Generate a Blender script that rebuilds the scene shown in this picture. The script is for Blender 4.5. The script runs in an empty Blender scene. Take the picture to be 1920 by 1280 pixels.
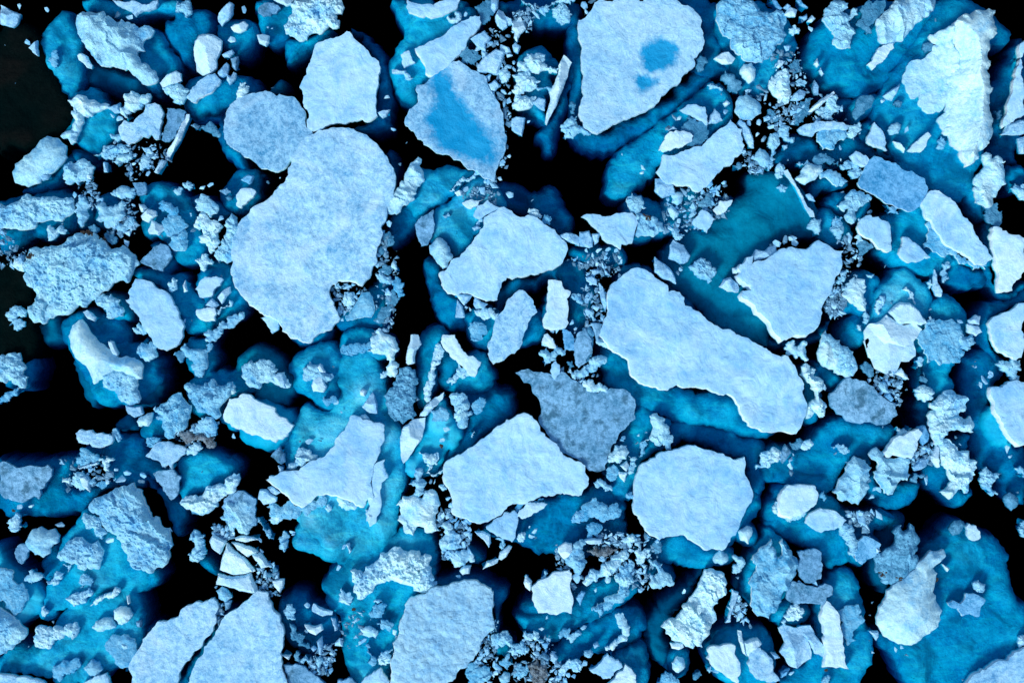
import bpy, math, random
import numpy as np
from mathutils import Vector
from mathutils.geometry import delaunay_2d_cdt

S = bpy.context.scene
R = math.radians
H = 160.0           # camera height above the water, metres
PX = 20.0           # photograph pixels per metre at the waterline

# ---------------------------------------------------------------- camera
cam = bpy.data.cameras.new('camera')
cam.sensor_width = 36.0
cam.lens = 36.0 * H / (1920 / PX)
cam.clip_end = 600
co = bpy.data.objects.new('camera', cam)
co.location = (0, 0, H)
S.collection.objects.link(co)
S.camera = co

# ---------------------------------------------------------------- light
SUN_EL, SUN_AZ = 42.0, 215.0      # azimuth clockwise from +Y: light from lower left of the picture
w = bpy.data.worlds.new('World'); S.world = w; w.use_nodes = True
nt = w.node_tree
sky = nt.nodes.new('ShaderNodeTexSky'); sky.sky_type = 'NISHITA'; sky.sun_disc = False
sky.sun_elevation = R(SUN_EL); sky.sun_rotation = R(SUN_AZ)
bg = nt.nodes['Background']; bg.inputs[1].default_value = 0.125
nt.links.new(sky.outputs[0], bg.inputs[0])
sl = bpy.data.lights.new('sun', 'SUN'); sl.energy = 2.3; sl.angle = R(16); sl.color = (1.0, 0.97, 0.93)
so = bpy.data.objects.new('sun', sl); S.collection.objects.link(so)
a, e = R(SUN_AZ), R(SUN_EL)
d = Vector((math.sin(a) * math.cos(e), math.cos(a) * math.cos(e), math.sin(e)))
so.rotation_euler = d.to_track_quat('Z', 'Y').to_euler(); so.location = d * 120
S.view_settings.view_transform = 'Standard'
S.view_settings.look = 'None'
S.view_settings.exposure = 0.40
S.view_settings.gamma = 1.0
S.render.engine = 'CYCLES'
S.cycles.max_bounces = 6
S.cycles.diffuse_bounces = 3
S.cycles.volume_bounces = 0
S.cycles.transparent_max_bounces = 16

# ---------------------------------------------------------------- materials
def mat(name):
    m = bpy.data.materials.new(name); m.use_nodes = True
    return m, m.node_tree, m.node_tree.nodes['Principled BSDF']

def mapr(N, L, src, a, b):
    m = N('ShaderNodeMapRange'); m.inputs['From Min'].default_value = a; m.inputs['From Max'].default_value = b
    L(src, m.inputs['Value']); return m.outputs[0]
def ice_material(name, light, blue, patch, grain, rough, bump, bscale, speck=None, amount=0.0, cells=0.0, dark=None, wet=False, wash=0.0):
    """light / blue = the colours of snowy and of bare wet ice; patch = how much of it is bare"""
    if 'drowned' not in name:
        light, blue = [(q[0] * .88, min(1, q[1] * .995), q[2]) for q in (light, blue)]
    m, t, b = mat(name)
    N, L = t.nodes.new, t.links.new
    geo = N('ShaderNodeNewGeometry')
    def noise(sc, det, ro=0.6, dist=0.0):
        n = N('ShaderNodeTexNoise'); n.inputs['Scale'].default_value = sc; n.inputs['Detail'].default_value = det
        n.inputs['Roughness'].default_value = ro; n.inputs['Distortion'].default_value = dist
        L(geo.outputs['Position'], n.inputs['Vector']); return n
    def ramp(src, a, c0, bb, c1):
        r = N('ShaderNodeValToRGB'); r.color_ramp.elements[0].position = a; r.color_ramp.elements[0].color = (*c0, 1)
        r.color_ramp.elements[1].position = bb; r.color_ramp.elements[1].color = (*c1, 1); L(src, r.inputs[0]); return r
    def mix(f, a, c, mode='MIX'):
        x = N('ShaderNodeMix'); x.data_type = 'RGBA'; x.blend_type = mode
        for s, v in ((x.inputs[0], f), (x.inputs[6], a), (x.inputs[7], c)):
            if isinstance(v, (int, float)): s.default_value = v
            elif isinstance(v, tuple): s.default_value = (*v, 1)
            else: L(v, s)
        return x.outputs[2]
    big = noise(0.45, 6, 0.62, 0.4)
    fine = noise(1.9, 9, 0.84, 0.25)
    warm = noise(0.11, 3, 0.5, 0.3)
    c = ramp(big.outputs[0], 0.22 + 0.20 * patch, blue, 0.46 + 0.24 * patch, light).outputs[0]
    c = mix(grain, c, ramp(fine.outputs[0], 0.41, tuple(q * .8 for q in blue), 0.56, tuple(min(1, q * 1.06) for q in light)).outputs[0])
    c = mix(1.0, c, ramp(warm.outputs[0], 0.35, (.84, .90, .95), 0.65, (1, 1, 1)).outputs[0], 'MULTIPLY')
    if name in ('snowy_ice', 'smooth_wind_packed_snow', 'pooled_snow', 'rotten_snow', 'white_ice'):
        # drift ridges and old refrozen cracks
        cn = noise(0.22, 5, 0.55, 0.8)
        cr = N('ShaderNodeValToRGB'); e = cr.color_ramp.elements; e[0].position = .535; e[0].color = (0, 0, 0, 1); e[1].position = .561; e[1].color = (0, 0, 0, 1)
        p = e.new(.548); p.color = (1, 1, 1, 1); L(cn.outputs[0], cr.inputs[0])
        mk = ramp(noise(0.4, 3, 0.6).outputs[0], .48, (0, 0, 0), .60, (.6, .6, .6))
        mm = N('ShaderNodeMath'); mm.operation = 'MULTIPLY'; L(cr.outputs[0], mm.inputs[0]); L(mk.outputs[0], mm.inputs[1])
        c = mix(mm.outputs[0], c, tuple(q * .8 for q in blue))
        dr = noise(0.16, 4, 0.6, 1.5)
        c = mix(ramp(dr.outputs[0], .50, (0, 0, 0), .66, (.45, .45, .45)).outputs[0], c, (0.58, 0.86, 1.0))
    if name == 'drowned_ice':                # crusts of drowned rubble and pale streaks
        st = N('ShaderNodeVectorMath'); st.operation = 'MULTIPLY'; L(geo.outputs['Position'], st.inputs[0]); st.inputs[1].default_value = (.5, 1.5, 1)
        ns = N('ShaderNodeTexNoise'); ns.inputs['Scale'].default_value = .7; ns.inputs['Detail'].default_value = 7; ns.inputs['Roughness'].default_value = .7
        ns.inputs['Distortion'].default_value = 1.2; L(st.outputs[0], ns.inputs['Vector'])
        c = mix(ramp(ns.outputs[0], .50, (0, 0, 0), .68, (.9, .9, .9)).outputs[0], c, (0.70, 0.94, 1.0))
        c = mix(ramp(noise(0.25, 6, 0.6, 1.0).outputs[0], .36, (.75, .75, .75), .52, (0, 0, 0)).outputs[0], c, (0.05, 0.20, 0.34))
    oi = N('ShaderNodeObjectInfo')          # no two pieces are equally snowy
    c = mix(1.0, c, ramp(oi.outputs['Random'], 0.0, (.78, .88, .93), 1.0, (1.08, 1.05, 1.02)).outputs[0], 'MULTIPLY')
    if wash > 0:                             # snow on the heights, bare washed ice near the waterline
        sx = N('ShaderNodeSeparateXYZ'); L(geo.outputs['Position'], sx.inputs[0])
        ma = N('ShaderNodeMath'); ma.operation = 'MULTIPLY_ADD'; L(noise(0.8, 7, 0.7, 0.5).outputs[0], ma.inputs[0]); ma.inputs[1].default_value = -1.5
        L(sx.outputs['Z'], ma.inputs[2])
        c = mix(ramp(mapr(N, L, ma.outputs[0], -.72, -.15), 0.0, (wash, wash, wash), 1.0, (0, 0, 0)).outputs[0], c, tuple(q * .9 for q in blue))
    if dark is not None:
        mid = noise(0.9, 7, 0.7, 0.3)
        c = mix(ramp(mid.outputs[0], 0.5, (0, 0, 0), 0.62, (0.8, 0.8, 0.8)).outputs[0], c, dark)
    if speck is not None:
        sp = noise(3.2, 4, 0.8)
        r = ramp(sp.outputs[0], 0.66 - amount, (0, 0, 0), 0.70 - amount, (1, 1, 1))
        ms = noise(0.35, 2, 0.5)
        rr = ramp(ms.outputs[0], 0.5, (0, 0, 0), 0.6, (1, 1, 1))
        f = N('ShaderNodeMath'); f.operation = 'MULTIPLY'; L(r.outputs[0], f.inputs[0]); L(rr.outputs[0], f.inputs[1])
        c = mix(f.outputs[0], c, speck)
    if wet:                                  # meltwater lying in the hollows of the floe
        at_ = N('ShaderNodeAttribute'); at_.attribute_name = 'wet'
        ad = N('ShaderNodeMath'); ad.operation = 'ADD'; L(at_.outputs['Fac'], ad.inputs[0]); L(noise(1.6, 9, 0.75).outputs[0], ad.inputs[1])
        c = mix(ramp(ad.outputs[0], 0.62, (0, 0, 0), 1.42, (1, 1, 1)).outputs[0], c, mix(0.35, (0.0, 0.30, 0.62), ramp(big.outputs[0], .4, (0.0, 0.27, 0.56), .6, (0.03, 0.42, 0.74)).outputs[0]))
    L(c, b.inputs['Base Color'])
    b.inputs['Roughness'].default_value = rough
    b.inputs['Specular IOR Level'].default_value = 0.12
    bn = noise(bscale, 8, 0.72, 0.3)
    bp = N('ShaderNodeBump'); bp.inputs['Strength'].default_value = 1.0; bp.inputs['Distance'].default_value = bump
    L(bn.outputs[0], bp.inputs['Height'])
    b0 = N('ShaderNodeBump'); b0.inputs['Strength'].default_value = 1.0; b0.inputs['Distance'].default_value = .28; L(noise(0.55, 5, 0.55, 0.6).outputs[0], b0.inputs['Height']); L(b0.outputs[0], bp.inputs['Normal'])
    last = bp
    if cells > 0:
        v = N('ShaderNodeTexVoronoi'); v.feature = 'F1'; v.inputs['Scale'].default_value = 1.6
        L(mix(0.25, geo.outputs['Position'], noise(1.5, 4).outputs['Color'], 'ADD'), v.inputs['Vector'])
        b2 = N('ShaderNodeBump'); b2.invert = True; b2.inputs['Strength'].default_value = 1.0; b2.inputs['Distance'].default_value = cells
        L(v.outputs[0], b2.inputs['Height']); L(bp.outputs[0], b2.inputs['Normal']); last = b2
    L(last.outputs[0], b.inputs['Normal'])
    return m

SNOW, PALE, BLUE = (0.50, 0.70, 0.93), (0.80, 0.90, 0.99), (0.16, 0.46, 0.76)
M = {
    'F': {'s': ice_material('smooth_wind_packed_snow', (0.52, 0.80, 1.0), (0.25, 0.57, 0.90), 0.52, 0.32, 0.75, 0.10, 1.1),
          'n': ice_material('snowy_ice', (0.48, 0.77, 1.0), (0.12, 0.42, 0.76), 0.40, 0.60, 0.75, 0.12, 2.6),
          'w': ice_material('white_ice', (0.70, 0.90, 1.0), (0.40, 0.70, 0.98), 0.3, 0.35, 0.7, 0.07, 2.2),
          'g': ice_material('wet_grey_ice', (0.30, 0.58, 0.84), (0.03, 0.20, 0.36), 0.55, 0.55, 0.5, 0.12, 2.4, dark=(0.025, 0.12, 0.20)),
          'b': ice_material('wet_blue_ice', (0.28, 0.62, 0.92), (0.03, 0.30, 0.58), 0.9, 0.6, 0.4, 0.08, 3.0),
          'm': ice_material('rotten_snow', (0.44, 0.74, 0.98), (0.06, 0.32, 0.60), 0.62, 0.6, 0.6, 0.12, 2.8, wet=True),
          'p': ice_material('pooled_snow', (0.52, 0.80, 1.0), (0.26, 0.58, 0.90), 0.35, 0.5, 0.6, 0.12, 2.6, wet=True),
          'r': ice_material('quilted_snow', (0.56, 0.84, 1.0), (0.24, 0.56, 0.88), 0.5, 0.45, 0.7, 0.25, 1.6, cells=0.12),
          'x': ice_material('dirty_brown_ice', (0.30, 0.40, 0.48), (0.03, 0.025, 0.02), 1.0, 0.8, 0.8, 0.10, 3.0)},
    'R': {'n': ice_material('craggy_ice', (0.52, 0.86, 1.0), (0.07, 0.44, 0.82), 0.32, 0.36, 0.65, 0.22, 2.4, cells=0.04, wash=0.3),
          'w': ice_material('craggy_white_ice', (0.76, 0.98, 1.0), (0.18, 0.62, 0.98), 0.35, 0.35, 0.6, 0.16, 2.0, cells=0.03, wash=0.42),
          'g': ice_material('frazil_grey_ice', (0.26, 0.62, 0.86), (0.02, 0.19, 0.36), 0.55, 0.6, 0.5, 0.18, 2.6, wash=0.7),
          'b': ice_material('crazed_blue_ice', (0.46, 0.82, 1.0), (0.03, 0.36, 0.68), 0.7, 0.5, 0.35, 0.16, 2.4, cells=0.08, wash=0.6),
          'x': ice_material('brown_grit_ice', (0.30, 0.36, 0.42), (0.03, 0.022, 0.016), 1.0, 0.85, 0.85, 0.2, 3.5)},
    'S': {'c': ice_material('drowned_ice', (0.34, 0.78, 1.0), (0.08, 0.40, 0.74), 0.42, 0.45, 0.8, 0.3, 0.8, speck=(0.02, 0.02, 0.02), amount=0.0),
          'b': ice_material('drowned_bright_ice', (0.66, 0.88, 1.0), (0.34, 0.68, 0.94), 0.5, 0.3, 0.8, 0.08, 1.4),
          'k': ice_material('gravel_strewn_ice', (0.012, 0.004, 0.003), (0.003, 0.0015, 0.001), 0.8, 0.8, 0.9, 0.2, 1.5),
          'd': ice_material('drowned_dark_ice', (0.36, 0.56, 0.64), (0.18, 0.36, 0.44), 0.6, 0.3, 0.8, 0.10, 1.0, speck=(0.02, 0.02, 0.02), amount=0.02)},
    'wall': ice_material('painted_sunlit_ice_wall', (0.88, 0.97, 1.0), (0.56, 0.80, 1.0), 0.5, 0.3, 0.5, 0.05, 2.0),  # wall ice whitened beyond the snow; the look of caught sun is in the colour
    'chunk': ice_material('chunk_ice', (0.55, 0.84, 1.0), (0.14, 0.50, 0.84), 0.6, 0.3, 0.5, 0.05, 4.0),
    'clear': ice_material('clear_chunk_ice', (0.26, 0.48, 0.66), (0.04, 0.13, 0.22), 0.8, 0.5, 0.2, 0.04, 4.0),
}
M['B'] = M['L'] = M['F']
m_, t_, b_ = mat('brown_grit'); b_.inputs['Base Color'].default_value = (0.035, 0.027, 0.02, 1); b_.inputs['Roughness'].default_value = 0.9; M['grit'] = m_
m_, t_, b_ = mat('melt_water')
b_.inputs['Base Color'].default_value = (0.03, 0.33, 0.66, 1); b_.inputs['Roughness'].default_value = 0.15
M['pool'] = m_

# ---------------------------------------------------------------- noise
def _h(ix, iy, s):
    n = (ix.astype(np.int64) * 374761393 + iy.astype(np.int64) * 668265263 + s * 974711) & 0x7fffffff
    n = ((n ^ (n >> 13)) * 1274126177) & 0x7fffffff
    return ((n ^ (n >> 16)) & 0xffff) / 65535.0
def vnoise(x, y, s):
    ix, iy = np.floor(x), np.floor(y); fx, fy = x - ix, y - iy
    u, v = fx * fx * (3 - 2 * fx), fy * fy * (3 - 2 * fy)
    a, b = _h(ix, iy, s), _h(ix + 1, iy, s); c, d = _h(ix, iy + 1, s), _h(ix + 1, iy + 1, s)
    return (a * (1 - u) + b * u) * (1 - v) + (c * (1 - u) + d * u) * v
def fbm(x, y, f, o, s, g=0.5):
    t, a, n = 0, 1.0, 0
    for i in range(o):
        t = t + a * vnoise(x * f + 17.3 * i, y * f - 9.1 * i, s + i); n += a; a *= g; f *= 2.07
    return t / n
def ridged(x, y, f, o, s):
    t, a, n = 0, 1.0, 0
    for i in range(o):
        t = t + a * (1 - np.abs(2 * vnoise(x * f + 5.3 * i, y * f + 3.7 * i, s + i) - 1)); n += a; a *= .5; f *= 2.03
    return t / n
def voro(x, y, f, s):
    """distance to the nearest and second nearest cell point, and the random value of the cell"""
    x, y = x * f, y * f
    ix, iy = np.floor(x), np.floor(y)
    d1 = np.full(x.shape, 9.0); d2 = d1.copy(); cv = np.zeros(x.shape)
    for i in (-1, 0, 1):
        for j in (-1, 0, 1):
            px = ix + i + _h(ix + i, iy + j, s); py = iy + j + _h(ix + i, iy + j, s + 7)
            d = np.hypot(px - x, py - y); r = _h(ix + i, iy + j, s + 13)
            near = d < d1
            d2 = np.where(near, d1, np.minimum(d2, d)); cv = np.where(near, r, cv); d1 = np.where(near, d, d1)
    return d1, d2, cv
def facets(x, y, f, s, tilt):
    """broken blocks: every cell is a plane with its own tilt and height"""
    X, Y = x * f, y * f; ix, iy = np.floor(X), np.floor(Y); d1 = np.full(X.shape, 9.0); z = np.zeros(X.shape)
    for i in (-1, 0, 1):
        for j in (-1, 0, 1):
            px = ix + i + _h(ix + i, iy + j, s); py = iy + j + _h(ix + i, iy + j, s + 7)
            d = np.abs(px - X) + np.abs(py - Y) * 1.1; g = 6.283 * _h(ix + i, iy + j, s + 3)
            v = _h(ix + i, iy + j, s + 5) + tilt * ((X - px) * np.cos(g) + (Y - py) * np.sin(g))
            z = np.where(d < d1, v, z); d1 = np.minimum(d, d1)
    return z

# ---------------------------------------------------------------- geometry
def refine(P, rough, step, rnd):
    """break the straight sides of an outline into a naturally uneven edge"""
    pts = [np.array(p, float) for p in P]
    while True:
        out, big = [], False
        for i, a in enumerate(pts):
            b = pts[(i + 1) % len(pts)]; out.append(a)
            v = b - a; l = math.hypot(*v)
            if l > step * 1.6:
                big = True
                out.append((a + b) / 2 + np.array((-v[1], v[0])) * rnd.gauss(0, rough))
        pts = out
        if not big or len(pts) > 900: break
    return np.array(pts)
def chaikin(P, n=1):
    P = np.array(P, float)
    for _ in range(n):
        Q = np.roll(P, -1, 0)
        P = np.stack([P * .8 + Q * .2, P * .2 + Q * .8], 1).reshape(-1, 2)
    return P
def area(P):
    x, y = P[:, 0], P[:, 1]
    return 0.5 * np.sum(x * np.roll(y, -1) - y * np.roll(x, -1))
def inside(x, y, P):
    r = np.zeros(x.shape, bool)
    for i in range(len(P)):
        x0, y0 = P[i]; x1, y1 = P[i - 1]
        if y0 == y1: continue
        r ^= ((y0 > y) != (y1 > y)) & (x < (x1 - x0) * (y - y0) / (y1 - y0) + x0)
    return r
def edist(x, y, P):
    A = P; B = np.roll(P, -1, 0); best = np.full(x.shape, 1e9)
    for k in range(0, len(A), 1):
        v = B[k] - A[k]; l = v @ v + 1e-12
        t = np.clip(((x - A[k][0]) * v[0] + (y - A[k][1]) * v[1]) / l, 0, 1)
        best = np.minimum(best, (x - A[k][0] - t * v[0]) ** 2 + (y - A[k][1] - t * v[1]) ** 2)
    return np.sqrt(best)
def fill(P, res, rnd):
    """triangulated interior of outline P with scattered inner points"""
    x0, y0 = P.min(0); x1, y1 = P.max(0)
    nx, ny = int((x1 - x0) / res) + 2, int((y1 - y0) / (res * .87)) + 2
    gy, gx = np.mgrid[0:ny, 0:nx].astype(float)
    gx = x0 + (gx + 0.5 * (gy % 2)) * res; gy = y0 + gy * res * .87
    rs = np.random.RandomState(rnd.randrange(1 << 30))
    gx = (gx + rs.uniform(-.22, .22, gx.shape) * res).ravel(); gy = (gy + rs.uniform(-.22, .22, gy.shape) * res).ravel()
    k = inside(gx, gy, P); gx, gy = gx[k], gy[k]
    if len(gx):
        k = edist(gx, gy, P) > res * .45; gx, gy = gx[k], gy[k]
    vs = [Vector(p) for p in P] + [Vector(p) for p in zip(gx, gy)]
    r = delaunay_2d_cdt(vs, [], [list(range(len(P)))], 1, 1e-5)
    return np.array([tuple(v) for v in r[0]]), [tuple(f) for f in r[2]]
def border(V, F):
    """boundary edges as directed pairs and the outward direction at each boundary vertex"""
    seen = {}
    for f in F:
        for i in range(3):
            e = (f[i], f[(i + 1) % 3])
            if (e[1], e[0]) in seen: del seen[(e[1], e[0])]
            else: seen[e] = 1
    nrm = {}
    for a, b in seen:
        d = V[b] - V[a]; l = math.hypot(*d) + 1e-9; n = np.array((d[1], -d[0])) / l
        for q in (a, b): nrm[q] = nrm.get(q, 0) + n
    for q in nrm: nrm[q] = nrm[q] / (math.hypot(*nrm[q]) + 1e-6)
    return list(seen), nrm

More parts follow.
